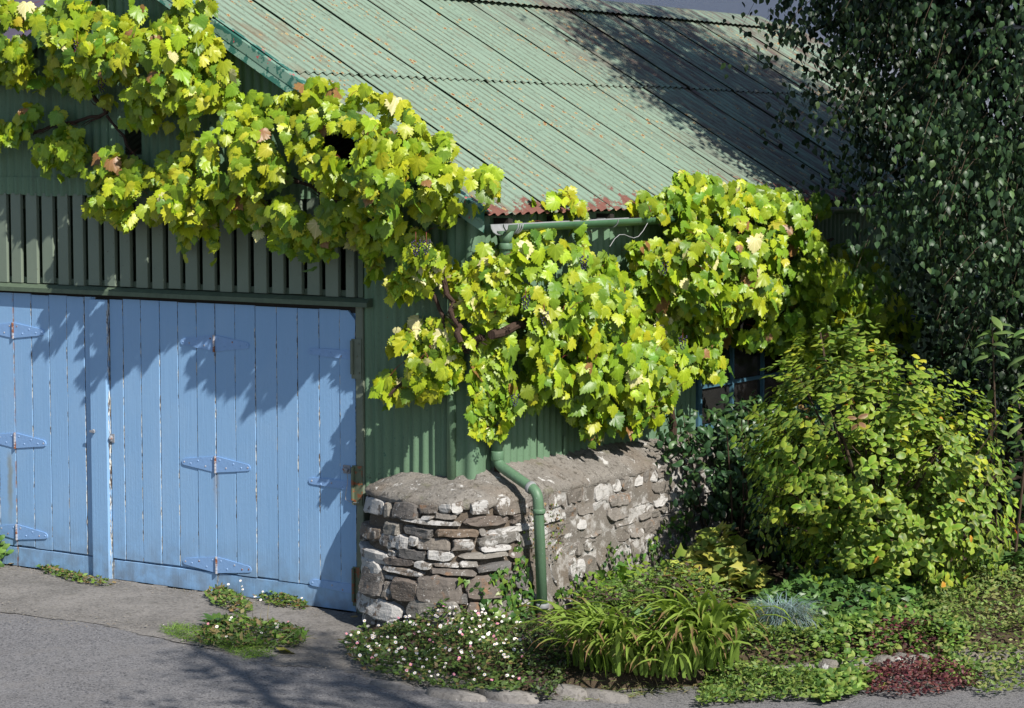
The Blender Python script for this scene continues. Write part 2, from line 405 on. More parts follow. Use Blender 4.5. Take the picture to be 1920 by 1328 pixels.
M = dict(wall=m_green_wall(), roof=m_roof(), verge=m_verge(), blue=m_blue(), slat=m_slat(),
         beam=m_plain('dark_green_beam_paint', (.09, .125, .085), .6, .3, 25, .3),
         post=m_plain('grey_green_post_paint', (.15, .175, .13), .6, .25, 18, .3),
         pipe=m_pipe(),
         gutter=m_plain('green_gutter_plastic', (.07, .16, .085), .4, .25, 12, .1, .45),
         grey=m_plain('bare_grey_plastic', (.25, .26, .265), .55, .45, 20, .1),
         hingeblue=m_plain('blue_painted_iron', (.21, .365, .63), .4, .12, 40, .3, .4),
         pin=m_metal('rusty_hinge_pin', (.42, .42, .46), .55), plate=m_metal('green_rusted_plate', (.12, .15, .09), .45),
         steel=m_metal('weathered_steel', (.3, .31, .34), .1), rustiron=m_metal('brown_rusted_iron', (.16, .07, .05), .5),
         stone=m_stone('rubble_stone', [(.19, .18, .165), (.085, .068, .064), (.22, .195, .165), (.12, .09, .075), (.25, .235, .21), (.10, .10, .105), (.17, .115, .075), (.20, .19, .175)], .545),
         rubble=m_stone('lichened_rubble', [(.20, .185, .165), (.12, .105, .09), (.24, .22, .20), (.15, .13, .11)], .56),
         mortar=m_mortar('sandy_mortar', (.20, .165, .13), (.30, .25, .20), .68),
         mortar_deep=m_mortar('brown_joint_mortar', (.075, .06, .048), (.17, .14, .11), .68),
         coping=m_mortar('weathered_cement', (.14, .128, .112), (.34, .315, .285), .60, .03),
         asphalt=m_asphalt(), apron=m_apron(), soil=m_ground(),
         leaf=m_leaf('vine_leaf', .40, .20, .4), shrubleaf=m_leaf('shrub_leaf', .42, .25, .28), birchleaf=m_leaf('birch_leaf', .42, .08, .28, (1.2, 1.3, .5)),
         ivyleaf=m_leaf('ivy_leaf', .38, .12, .35), herb=m_leaf('herb_leaf', .5, .25, .3), blade=m_leaf('strap_leaf', .42, .3, .35),
         bark=m_bark('shaggy_vine_bark', (.028, .018, .013), (.095, .062, .047), (60, 60, 9)), twig=m_bark('twig_bark', (.035, .026, .02), (.11, .075, .05)),
         redstem=m_plain('red_leaf_stalk', (.22, .05, .04), .5), birchbark=m_birchbark(),
         grape=m_plain('bloomed_dark_grape', (.035, .028, .075), .45, .5, 30, .1, .4),
         petal=m_plain('daisy_petal', (.80, .76, .78), .6, .05, 30, .05), pinkpetal=m_plain('pink_daisy_petal', (.62, .22, .38), .6, .2, 30, .05), disc=m_plain('daisy_disc', (.65, .42, .04), .7, .2, 90, .3),
         glass=m_glass(), winframe=m_plain('flaking_blue_window_paint', (.06, .14, .195), .5, .35, 14, .3),
         dark=m_plain('old_dark_timber', (.03, .026, .022), .9), hroof=m_plain('purple_slate', (.10, .085, .12), .7, .25, 6), hwall=m_render('white_house_render', (.74, .74, .80), (.82, .82, .86)),
         dead=m_leaf('dead_leaf', .7, .15, .15), wire=m_plain('old_wire', (.35, .35, .36), .5),
         timber=m_bark('creosoted_pole', (.07, .05, .035), (.17, .13, .10)))

# ------------------------------------------------------------------ foliage helpers
def _tmpl(pts, faces, e=None):
    return np.array(pts, float), np.array(faces, int), np.array(e if e is not None else [0.] * len(pts), float)
def t_grape(curl, fold, seed):
    r = random.Random(seed)
    half = [(0, .0), (.10, -.13), (.25, -.17), (.31, -.05), (.44, -.04), (.45, .09), (.56, .17), (.47, .26), (.56, .40), (.46, .45), (.45, .58), (.33, .55), (.30, .69), (.21, .67), (.17, .84), (.09, .84), (0, 1.02)]
    j = lambda p: (p[0] * r.uniform(.9, 1.1), p[1] + r.uniform(-.02, .02))
    right = [half[0]] + [j(p) for p in half[1:-1]] + [half[-1]]
    left = [(-x, y) for x, y in [j(p) for p in half[1:-1]]][::-1]
    out = right + left
    n = len(out)
    tw = r.uniform(-.25, .25); s1 = r.uniform(.7, 1.3); s2 = r.uniform(.7, 1.3)
    def z(x, y):
        k = s1 if x > 0 else s2
        return -curl * (y - .15) ** 2 * (1 if y > .15 else .5) - fold * k * abs(x) + tw * x * y + .05 * math.sin(9 * x + seed) * math.cos(7 * y)
    pts = [(x, y, z(x, y)) for x, y in out] + [(0, .22, .05)]
    inner = [(.22, .12), (.26, .34), (.12, .52), (-.12, .52), (-.26, .34), (-.22, .12)]
    pts[-1] = (0, .2, .03)
    f = [(i, (i + 1) % n, n) for i in range(n)]
    e = [.0 if (i % 2 == 0) else 1. for i in range(n)] + [.0]
    return _tmpl(pts, f, e)
def t_oval(wd=.30, fold=.12, curl=.15, peak=.5):
    p = [(0, 0, 0), (wd * .75, .22, -fold * .3), (wd, peak, -fold * .4), (wd * .62, .82, -fold * .3 - curl * .3), (0, 1, -curl), (-wd * .62, .82, -fold * .3 - curl * .3), (-wd, peak, -fold * .4), (-wd * .75, .22, -fold * .3), (0, .25, .04), (0, peak, .05), (0, .8, -curl * .35)]
    p = [(x, y, z + fold * .3) for x, y, z in p]
    f = [(0, 1, 8), (0, 8, 7), (1, 2, 9), (1, 9, 8), (8, 9, 6), (8, 6, 7), (2, 3, 10), (2, 10, 9), (9, 10, 5), (9, 5, 6), (3, 4, 10), (10, 4, 5)]
    return _tmpl(p, f, [.3, 1, 1, 1, 1, 1, 1, 1, 0, 0, 0])
def t_birch():
    p = [(0, 0, 0), (.34, .24, -.05), (.30, .52, -.06), (0, 1, -.16), (-.30, .52, -.06), (-.34, .24, -.05), (0, .35, .05)]
    return _tmpl(p, [(0, 1, 6), (1, 2, 6), (2, 3, 6), (3, 4, 6), (4, 5, 6), (5, 0, 6)])
def t_ivy():
    p = [(0, 0, 0), (.30, -.12, 0), (.48, .22, -.06), (.24, .42, 0), (0, 1, -.12), (-.24, .42, 0), (-.48, .22, -.06), (-.30, -.12, 0), (0, .25, .05)]
    return _tmpl(p, [(i, (i + 1) % 8, 8) for i in range(8)], [0, .5, 1, .4, 1, .4, 1, .5, 0])
def t_small(): return _tmpl([(0, 0, 0), (.26, .45, .03), (0, 1, -.06), (-.26, .45, .03)], [(0, 1, 2), (0, 2, 3)], [0, 0, 1, 0])
def t_round():
    n = 9; p = [(math.sin(2 * math.pi * i / n) * (.5 if i % 2 else .42), .45 - math.cos(2 * math.pi * i / n) * (.5 if i % 2 else .42), .05) for i in range(n)] + [(0, .4, -.04)]
    return _tmpl(p, [(i, (i + 1) % n, n) for i in range(n)], [1.] * n + [0.])
def t_blade(wd=.03, bend=.4): 
    p = [(-wd, 0, 0), (wd, 0, 0), (-wd * .9, .4, bend * .12), (wd * .9, .4, bend * .12), (-wd * .6, .75, 0), (wd * .6, .75, 0), (0, 1, -bend * .3)]
    return _tmpl(p, [(0, 1, 3), (0, 3, 2), (2, 3, 5), (2, 5, 4), (4, 5, 6)], [0, 0, 0, 0, .5, .5, 1])
GRAPE = [t_grape(c, f, s) for c, f, s in ((.30, .10, 1), (.15, .25, 2), (.45, .05, 3), (.2, -.15, 4), (.35, .35, 5), (.55, .2, 6))]
OVAL = [t_oval(.31, .12, .15), t_oval(.27, .25, .1), t_oval(.34, .05, .22, .55)]
LONG = [t_oval(.17, .1, .2, .55), t_oval(.15, .15, .3, .55)]
BIRCH = [t_birch()]; IVY = [t_ivy()]; SMALL = [t_small()]; ROUND = [t_round()]; BLADE = [t_blade(.02), t_blade(.03, .8)]

def norm(a): return a / np.maximum(np.linalg.norm(a, axis=-1, keepdims=True), 1e-9)
def frames(tip, nor):
    y = norm(tip); z = norm(nor - (nor * y).sum(1, keepdims=True) * y); x = np.cross(y, z)
    return x, y, z
def leaf_mesh(name, tmpls, pos, tip, nor, size, col, mat, edge=None, edge_k=1.):
    pos = np.asarray(pos, float); N = len(pos); x, y, z = frames(np.asarray(tip, float), np.asarray(nor, float))
    size = np.broadcast_to(np.asarray(size, float), (N,)); col = np.broadcast_to(np.asarray(col, float), (N, 3))
    pick = rng.integers(0, len(tmpls), N); V = []; F = []; C = []; UV = []; off = 0
    for k, (tv, tf, te) in enumerate(tmpls):
        I = np.nonzero(pick == k)[0]
        if not len(I): continue
        s = size[I, None, None]
        P = pos[I, None, :] + s * (tv[None, :, 0:1] * x[I, None, :] + tv[None, :, 1:2] * y[I, None, :] + tv[None, :, 2:3] * z[I, None, :])
        V.append(P.reshape(-1, 3)); nv = len(tv); UV.append(np.tile(np.concatenate([tv[:, :2], np.zeros((nv, 1))], 1), (len(I), 1)))
        F.append((tf[None] + (off + np.arange(len(I)) * nv)[:, None, None]).reshape(-1, 3)); off += len(I) * nv
        c = np.repeat(col[I, None, :], nv, 1)
        if edge is not None:
            ek = te[None, :, None] * edge_k
            c = c * (1 - ek) + np.asarray(edge)[None, None, :] * ek
        C.append(c.reshape(-1, 3))
    V = np.concatenate(V).astype(np.float32); F = np.concatenate(F).astype(np.int32); C = np.concatenate(C); UV = np.concatenate(UV)
    me = bpy.data.meshes.new(name); me.vertices.add(len(V)); me.vertices.foreach_set('co', V.ravel())
    me.loops.add(F.size); me.loops.foreach_set('vertex_index', F.ravel()); me.polygons.add(len(F))
    me.polygons.foreach_set('loop_start', np.arange(0, F.size, 3, dtype=np.int32))
    try: me.polygons.foreach_set('loop_total', np.full(len(F), 3, dtype=np.int32))
    except Exception: pass
    me.polygons.foreach_set('use_smooth', np.ones(len(F), dtype=bool))
    a = me.color_attributes.new('leaf_colour', 'FLOAT_COLOR', 'POINT')
    a.data.foreach_set('color', np.concatenate([C, np.ones((len(C), 1))], 1).astype(np.float32).ravel())
    if mat.name == 'vine_leaf': q = me.attributes.new('leaf_uv', 'FLOAT_VECTOR', 'POINT'); q.data.foreach_set('vector', UV.astype(np.float32).ravel())
    me.materials.append(mat); me.update(calc_edges=True); me.validate()
    return me
def leaf_obj(name, *a, parent=None, kind='stuff', **k):
    o = link(bpy.data.objects.new(name, leaf_mesh(name, *a, **k))); put(o, parent)
    if kind: o['kind'] = kind
    return o
def leaf_parts(name, tmpls, pos, tip, nor, size, col, mat, parent, pool=24, **k):
    """each leaf an object of its own; alike leaves share their mesh"""
    x, y, z = frames(np.asarray(tip, float), np.asarray(nor, float)); col = np.broadcast_to(np.asarray(col, float), (len(pos), 3))
    size = np.broadcast_to(np.asarray(size, float), (len(pos),))
    order = np.argsort(col[:, 0] - col[:, 1] * .6)
    bins = np.array_split(order, pool)
    for b in bins:
        if not len(b): continue
        c = col[b[len(b) // 2]]; t = tmpls[int(rng.integers(len(tmpls)))]
        me = leaf_mesh(name, [t], [(0, 0, 0)], [(0, 1, 0)], [(0, 0, 1)], 1., c, mat, **k)
        for i in b:
            o = link(bpy.data.objects.new(name, me)); put(o, parent); s = size[i]
            o.matrix_basis = Matrix(((x[i][0] * s, y[i][0] * s, z[i][0] * s, pos[i][0]), (x[i][1] * s, y[i][1] * s, z[i][1] * s, pos[i][1]), (x[i][2] * s, y[i][2] * s, z[i][2] * s, pos[i][2]), (0, 0, 0, 1)))
def inpoly(P, poly):
    P = np.asarray(P); poly = np.asarray(poly, float); x, y = P[:, 0], P[:, 1]; c = np.zeros(len(P), bool); j = len(poly) - 1
    for i in range(len(poly)):
        xi, yi = poly[i]; xj, yj = poly[j]
        c ^= ((yi > y) != (yj > y)) & (x < (xj - xi) * (y - yi) / (yj - yi + 1e-12) + xi); j = i
    return c
def edgedist(P, poly):
    P = np.asarray(P); poly = np.asarray(poly, float); d = np.full(len(P), 1e9)
    for i in range(len(poly)):
        a = poly[i]; b = poly[(i + 1) % len(poly)]; ab = b - a
        t = np.clip(((P - a) @ ab) / (ab @ ab + 1e-12), 0, 1); d = np.minimum(d, np.linalg.norm(P - a - t[:, None] * ab, axis=1))
    return d
def sample(poly, n):
    poly = np.asarray(poly, float); lo, hi = poly.min(0), poly.max(0); out = np.zeros((0, 2))
    while len(out) < n:
        p = rng.uniform(lo, hi, (n * 3, 2)); out = np.concatenate([out, p[inpoly(p, poly)]])
    return out[:n]
def colors(n, pal, wts=None, var=.12):
    pal = np.asarray(pal, float); i = rng.choice(len(pal), n, p=wts)
    return np.clip(pal[i] * rng.normal(1, var, (n, 1)) * rng.normal(1, var * .4, (n, 3)), .003, 1)

# ------------------------------------------------------------------ the setting
def grid_mesh(xs, ys, zf):
    v = [(x, y, zf(x, y)) for y in ys for x in xs]; nx = len(xs)
    f = [(j * nx + i, j * nx + i + 1, (j + 1) * nx + i + 1, (j + 1) * nx + i) for j in range(len(ys) - 1) for i in range(nx - 1)]
    return v, f
tag(obj('ground', [(-900, -900, -.012), (900, -900, -.012), (900, 900, -.012), (-900, 900, -.012)], [(0, 1, 2, 3)], M['soil']), 'bare earth lying beyond and beneath everything', kind='structure')
tag(obj('road', *(lambda q: (q, [tuple(range(len(q)))]))([(-60, -40, 0), (40, -40, 0), (40, 36, 0), (4.6, 2.2, 0), (3.4, 1.0, 0), (2.5, 0.0, 0), (1.9, -.6, 0), (1.35, -1.05, 0), (.6, -.9, 0), (0, -.3, 0), (-5.7, -.1, 0), (-60, -.1, 0)]), M['asphalt']), 'worn grey asphalt lane curving past the shed', kind='structure')
AP = [(-5.6, -0.02), (-5.6, -1.05), (-2.9, -1.28), (-2.29, -1.19), (-1.46, -1.33), (-0.88, -1.41), (-0.37, -1.52), (-0.01, -1.37), (0.54, -1.49), (1.05, -1.47), (1.37, -1.42), (1.78, -1.06), (1.77, -0.76), (0.89, -0.68), (-0.08, -0.41), (-0.48, -0.49), (-0.8, -0.02)]
def apron_z(x, y): return .004 + .012 * max(0, min(1, (y + 1.1) * 1.2)) + .006 * fbm((x, y, 0), 2.5)
def clip_grid(poly, step, zf, name, mat, label, warp=.05):
    poly = np.asarray(poly); lo = poly.min(0); hi = poly.max(0)
    xs = np.arange(lo[0], hi[0] + step, step); ys = np.arange(lo[1], hi[1] + step, step)
    v = []; idx = {}; f = []
    pts = np.array([(x, y) for y in ys for x in xs]); nz = np.array([[fbm((x * 3, y * 3, 1)), fbm((x * 3, y * 3, 7))] for x, y in pts]) * warp
    ins = inpoly(pts + nz, poly); nx = len(xs)
    def vi(k):
        if k not in idx: idx[k] = len(v); x, y = pts[k]; v.append((x, y, zf(x, y)))
        return idx[k]
    for j in range(len(ys) - 1):
        for i in range(nx - 1):
            q = (j * nx + i, j * nx + i + 1, (j + 1) * nx + i + 1, (j + 1) * nx + i)
            if all(ins[k] for k in q): f.append(tuple(vi(k) for k in q))
    return tag(obj(name, v, f, mat, smooth=True), label, kind='structure')
clip_grid(AP, .025, apron_z, 'pavement', M['apron'], 'rough patched tarmac apron between the blue doors and the lane')
BED = [(-.52, -.50), (-.25, -.80), (.15, -.98), (.6, -1.12), (1.05, -1.30), (1.42, -1.22), (1.8, -.75), (2.15, -.33), (2.55, .08), (3.0, .62), (3.45, 1.15), (5.2, 3.0), (5.4, 11.), (.12, 11.), (.12, 1.5), (.2, .1), (.05, -.35), (-.4, -.38)]
def bed_h(x, y):
    P = np.array([[x, y]]); d = float(edgedist(P, BED[:13])[0])
    if not inpoly(P, BED)[0]: return -.02
    s = lambda t: max(0, min(1, t)) ** 2 * (3 - 2 * max(0, min(1, t)))
    g = s((x - 1.2) / .8)
    return .02 + (.05 + .10 * g) * s(d / .12) + .08 * s((d - .1) / 1.) + .015 * fbm((x, y, 2), 4)
def bed_hv(P): return np.array([bed_h(a, b) for a, b in P])
bx = np.concatenate([np.arange(-.7, 3.6, .05), np.arange(3.6, 5.8, .3)]); by = np.concatenate([np.arange(-1.45, 3., .05), np.arange(3., 11.3, .4)])
_H = {}
v, f = grid_mesh(bx, by, bed_h)
tag(obj('flower_bed', v, f, M['soil'], smooth=True), 'dark soil of the raised planting bed beside the lane', kind='structure')

# ------------------------------------------------------------------ shed
shed = thing('shed', (-2.83, 4.5, 0), 'old green corrugated iron shed with sage roof and faded blue garage doors', 'shed')
EX, EZ, SL = .15, 2.635, .57          # eave edge and roof slope
def roof_z(x): return EZ + SL * (EX - x) if x > -2.83 else EZ + SL * (EX + 2.83) - SL * (-2.83 - x)
CS = math.cos(math.atan(SL)); SN = math.sin(math.atan(SL))
def roof_sheet(y0, waves, xa, xb, lift, seed, tuck=.0):
    """one corrugated sheet lying down the slope; its near edge rides up over the sheet before it"""
    r = random.Random(seed); ns = 8; n = waves * ns + 2; L = 7; P = .0955; v = []; tv = []; skew = r.uniform(-.012, .012)
    wob = [r.uniform(-.3, 1.) for _ in range(L)]
    ed = r.uniform(.001, .007)
    for j in range(L):
        t = j / (L - 1); x = xa + (xb - xa) * t
        for i in range(n + 1):
            yy = i / ns * P
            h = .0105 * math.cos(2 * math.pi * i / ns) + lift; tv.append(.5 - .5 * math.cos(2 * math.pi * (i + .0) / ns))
            rise = max(0, 1 - i / 11.) ** 2 * (ed + .006 * wob[j]) - max(0, (i - n + 10) / 10.) ** 2 * .006
            h += rise + .0015 * fbm((x * 2, yy * 3, seed), 2)
            if t == 0: h += .002 * r.uniform(-1, 1)
            v.append((x + SN * h, y0 + yy + skew * t, roof_z(x) + CS * h))
    f = [(j * (n + 1) + i, (j + 1) * (n + 1) + i, (j + 1) * (n + 1) + i + 1, j * (n + 1) + i + 1) for j in range(L - 1) for i in range(n)]
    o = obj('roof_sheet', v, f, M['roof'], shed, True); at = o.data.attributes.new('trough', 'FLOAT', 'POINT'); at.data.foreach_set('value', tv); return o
k = 0
y = -.10
while y < 9.1:
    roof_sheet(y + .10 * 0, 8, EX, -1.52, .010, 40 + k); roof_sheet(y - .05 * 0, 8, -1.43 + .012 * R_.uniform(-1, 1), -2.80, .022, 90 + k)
    y += .764; k += 1
# far slope (out of sight from the lane) and ridge cap
v = []; yy = np.arange(-.12, 9.24, .0239)
for x in (-5.85, -2.84):
    for i, a in enumerate(yy): v.append((x, a, roof_z(x) + .01 + .009 * math.cos(2 * math.pi * i / 4)))
obj('roof_sheet', v, [(i, i + 1, len(yy) + i + 1, len(yy) + i) for i in range(len(yy) - 1)], M['roof'], shed, True)
m = MB(); yy = np.arange(-.14, 9.26, .024)
for s in (1,):
    pv = []
    for i, a in enumerate(yy):
        for dx, dz in ((.24, -.115 - .006 * math.cos(2 * math.pi * i / 4)), (.2, -.09), (.05, -.01), (0, .012), (-.05, -.01), (-.24, -.11)): pv.append((-2.83 + dx, a, 4.333 + .045 + dz))
    m.add(pv, [(i * 6 + q, i * 6 + q + 1, i * 6 + q + 7, i * 6 + q + 6) for i in range(len(yy) - 1) for q in range(5)])
m.build('ridge_cap', M['roof'], shed, True)
# verge flashings along both gable edges of the near slope
def verge(yv, out):
    m = MB(); n = 22; sec = [(.085, .034), (.0, .036), (-.004, .030), (-.006, -.045), (-.002, -.05), (-.01, -.098), (-.004, -.10)]
    pv = []
    for i in range(n + 1):
        x = EX + .01 + (-2.83 - EX) * i / n
        for a, b in sec: pv.append((x, yv + a * out + .003 * fbm((x * 3, a * 9, 1)), roof_z(x) + b + .004 * fbm((x * 2.5, b * 5, 3))))
    q = len(sec); m.add(pv, [(i * q + s, i * q + s + 1, (i + 1) * q + s + 1, (i + 1) * q + s) for i in range(n) for s in range(q - 1)])
    return m.build('verge_flashing', M['verge'], shed)
verge(-.115, 1); verge(9.22, -1)
for sgn in (1,):
    m = MB(); pv = []
    for i in range(12):
        x = -2.83 - 3.0 * i / 11; pv += [(x, -.03, roof_z(x) + .034), (x, -.115, roof_z(x) + .036), (x, -.12, roof_z(x) - .1)]
    m.add(pv, [(i * 3 + s, i * 3 + s + 1, i * 3 + s + 4, i * 3 + s + 3) for i in range(11) for s in range(2)]); m.build('verge_flashing', M['verge'], shed)

# corrugated wall sheets, front gable ('F') and long side ('S')
PW = .0765
def wall_sheet(plane, u0, u1, z0, ztop, off=0., seed=0, hole=None, ph=0.):
    r = random.Random(seed); ns = 6; n = max(6, int(round((u1 - u0) / PW * ns))); v = []; L = 9
    for j in range(L):
        for i in range(n + 1):
            u = u0 + (u1 - u0) * i / n; zt = ztop(u); zb = z0(u) if callable(z0) else z0
            z = zb + (zt - zb) * j / (L - 1)
            h = .0105 * math.cos(2 * math.pi * (u + ph) / PW) + off + .002 * fbm((u * 2, z * 1.5, seed))
            h += max(0, 1 - i / 5.) * .004 + (.004 * r.uniform(-1, 1) if j == 0 else 0)
            v.append((u, -h, z) if plane == 'F' else (h, u, z))
    f = [(j * (n + 1) + i, j * (n + 1) + i + 1, (j + 1) * (n + 1) + i + 1, (j + 1) * (n + 1) + i) for j in range(L - 1) for i in range(n)]
    if hole:
        f = [q for q in f if not (hole[0] < sum(v[i][0] for i in q) / 4 < hole[1] and hole[2] < sum(v[i][2] for i in q) / 4 < hole[3])]
    return obj('wall_sheet', v, f, M['wall'], shed, True)
rt = lambda u: roof_z(u) - .03
us = np.linspace(-5.62, .03, 10)
for i in range(9):
    a, b = us[i], us[i + 1] + .03
    lo = 2.82 if b < -.7 else None
    if b < -.6: wall_sheet('F', a, b, 2.83, rt, .012 + .004 * (i % 2), i, (-2.93, -2.775, 3.02, 3.2) if a < -2.8 < b or a < -2.9 < b else None)
wall_sheet('F', -.885, -.70, .80, rt, .006, 21); wall_sheet('F', -.70, -.185, .85, rt, .012, 22)
for a, b in ((-5.62, -4.6), (-4.62, -3.55), (-3.57, -2.5), (-2.52, -1.5), (-1.52, -.87)):
    wall_sheet('F', a, b, lambda u: 2.72 + .006 * math.sin(u * 9), lambda u: 2.85, .022, int(-a * 10))
# rolled corner sheet
m = MB(); cs = [(-.20, -.014), (-.185, -.02), (-.165, -.034), (-.14, -.043), (-.115, -.034), (-.10, -.022), (-.07, -.014), (-.05, -.022), (-.03, -.03), (-.005, -.026), (.012, -.010), (.02, .02), (.012, .05), (.022, .08), (.012, .11)]
pv = []
for j, z in enumerate(np.linspace(.86, 2.62, 12)):
    for a, b in cs: pv.append((a + .002 * fbm((a * 9, z * 2, 4)), b + .002 * fbm((a * 9, z * 2, 8)), z))
q = len(cs); m.add(pv, [(j * q + i, j * q + i + 1, (j + 1) * q + i + 1, (j + 1) * q + i) for j in range(11) for i in range(q - 1)])
m.tube([(-.14, -.052, .875), (-.14, -.05, 2.6)], .030, 10)
m.build('corner_sheet', M['wall'], shed, True)
st = lambda u: 2.63
WY0, WY1, WZ0, WZ1 = 2.83, 4.95, .97, 1.93
sy = [.09, .72, 1.32, 1.95, 2.56, WY0]
for i in range(5): wall_sheet('S', sy[i], sy[i + 1] + (.02 if i < 4 else 0), .86, st, .008 + .006 * (i % 2), 50 + i)
wall_sheet('S', WY0, WY1, WZ1 + .05, st, .010, 57); wall_sheet('S', WY0, WY1, .6, lambda u: WZ0 - .05, .010, 58)
yb = WY1; i = 0
while yb < 9.2: wall_sheet('S', yb, min(9.2, yb + .62), .4, st, .008 + .006 * (i % 2), 60 + i); yb += .61; i += 1
# the two walls out of sight, and timber wall plates
obj('wall_sheet', [(-5.66, .02, 0), (-5.66, 9.2, 0), (-5.66, 9.2, 2.7), (-5.66, .02, 2.7)], [(0, 1, 2, 3)], M['wall'], shed)
obj('wall_sheet', [(-5.66, 9.2, 0), (0, 9.2, 0), (0, 9.2, 2.66), (-2.83, 9.2, 4.3), (-5.66, 9.2, 2.66)], [(0, 1, 2, 3, 4)], M['wall'], shed)
MB().box(-.06, -.01, .12, 9.1, 2.54, 2.62).build('wall_plate', M['dark'], shed)
for yy in np.arange(.2, 9, .62): MB().box(.015, .125, yy, yy + .05, 2.555, 2.615).build('rafter_end', M['dark'], shed)

# lintel, slats, posts
LB = MB(); LB.box(-5.0, -.80, -.012, .06, 2.03, 2.085)
LB.add([(-5, -.012, 2.085), (-.80, -.012, 2.085), (-.80, -.062, 2.06), (-5, -.062, 2.06), (-5, -.012, 2.03), (-.8, -.012, 2.03), (-.8, -.062, 2.03), (-5, -.062, 2.03)], [(0, 3, 2, 1), (2, 3, 7, 6), (4, 5, 6, 7), (1, 2, 6, 5)])
LB.build('lintel_beam', M['beam'], shed)
MB().box(-5.0, -.92, .004, .05, 1.985, 2.03).build('door_head', M['dark'], shed)
MB().box(-5.0, -.90, .012, .05, 2.09, 2.13).build('slat_rail', M['beam'], shed)
MB().box(-5.0, -.90, .05, .09, 2.62, 2.74).build('slat_rail', M['beam'], shed)
x = -4.631; k = 0
ws = (.099, .125, .099, .092)
while x < -1.02:
    t_ = (x + 4.17) / 3.1; wd = .102 + R_.uniform(-.006, .006); gap = .049 + R_.uniform(-.004, .004)
    dy = R_.uniform(-.002, .002)
    MB().box(x, x + wd, -.020 + dy, .010, 2.092 + R_.uniform(-.004, .004), 2.735, c=.003).build('slat', M['slat'], shed); x += wd + gap; k += 1
MB().box(-.995, -.925, -.03, .05, 2.09, 2.72, c=.004).build('slat', M['slat'], shed)
P1 = MB().box(-.918, -.858, -.03, .06, .0, 2.03, c=.005).build('door_post', M['post'], shed)
MB().box(-.90, -.86, -.022, .06, 2.09, 2.72).build('door_post', M['beam'], shed)
MB().box(-.962, -.905, .045, .07, 0, 2.0).build('door_stop', M['dark'], shed)

# garage doors: boards, rails, strap hinges
XS = [-4.9, -4.72, -4.55, -4.38, -4.21, -4.043, -3.865, -3.689, -3.515, -3.343, -3.235, None, -3.10, -2.975, -2.809, -2.635, -2.468, -2.298, -2.131, -1.955, -1.777, -1.592, -1.414, -1.234, -1.061, -.930]
doors = {}
def door_leaf(name_seed, xs, ztop):
    x0, x1 = xs[0], xs[-1]
    d = MB().box(x0 + .004, x1 - .004, .018, .035, .03, 1.985).build('door', M['blue'], shed)
    for i in range(len(xs) - 1):
        a, b = xs[i], xs[i + 1]; g = R_.uniform(.001, .0028); zt = ztop + R_.uniform(-.004, .004)
        last = abs(b + .930) < 1e-6
        m = MB(); zb = .165 + R_.uniform(-.006, .006); y0 = -.012 + R_.uniform(-.0022, .0022); c = R_.uniform(.002, .0042)
        if not last: m.box(a + g, b - g, y0, .018, zb, zt, c=c)
        else:
            m.add([(a + g, y0, zb), (b - g, y0, zb), (b - g, y0, zt - .06), (b - .06, y0, zt), (a + g, y0, zt), (a + g, .018, zb), (b - g, .018, zb), (b - g, .018, zt - .06), (b - .06, .018, zt), (a + g, .018, zt)],
                  [(0, 1, 2, 3, 4), (0, 5, 6, 1), (1, 6, 7, 2), (2, 7, 8, 3), (3, 8, 9, 4), (4, 9, 5, 0)])
        m.build('plank', M['blue'], d)
    n = 8; pv = []
    for i in range(n + 1):
        x = x0 + .003 + (x1 - x0 - .006) * i / n; t = .153 + .004 * fbm((x * 3, 1, 2)); pv += [(x, -.010, .016), (x, -.010, t - .004), (x, -.004, t), (x, .02, t), (x, .02, .016)]
    MB().add(pv, [(i * 5 + s, i * 5 + 5 + s, i * 5 + 6 + s, i * 5 + 1 + s) for i in range(n) for s in range(4)] + [(i * 5 + 5, i * 5, i * 5 + 4, i * 5 + 9) for i in range(n)] + [(0, 1, 2, 3, 4), (n * 5 + 4, n * 5 + 3, n * 5 + 2, n * 5 + 1, n * 5)]).build('bottom_rail', M['blue'], d)
    return d
dA = door_leaf(1, XS[0:6], 2.012); dB = door_leaf(2, XS[5:11], 2.008); dC = door_leaf(3, XS[12:19], 2.003); dD = door_leaf(4, XS[18:], 2.003)
MB().box(-3.276, -3.104, -.042, .014, .012, 1.996, c=.012).build('cover_strip', M['blue'], dB)
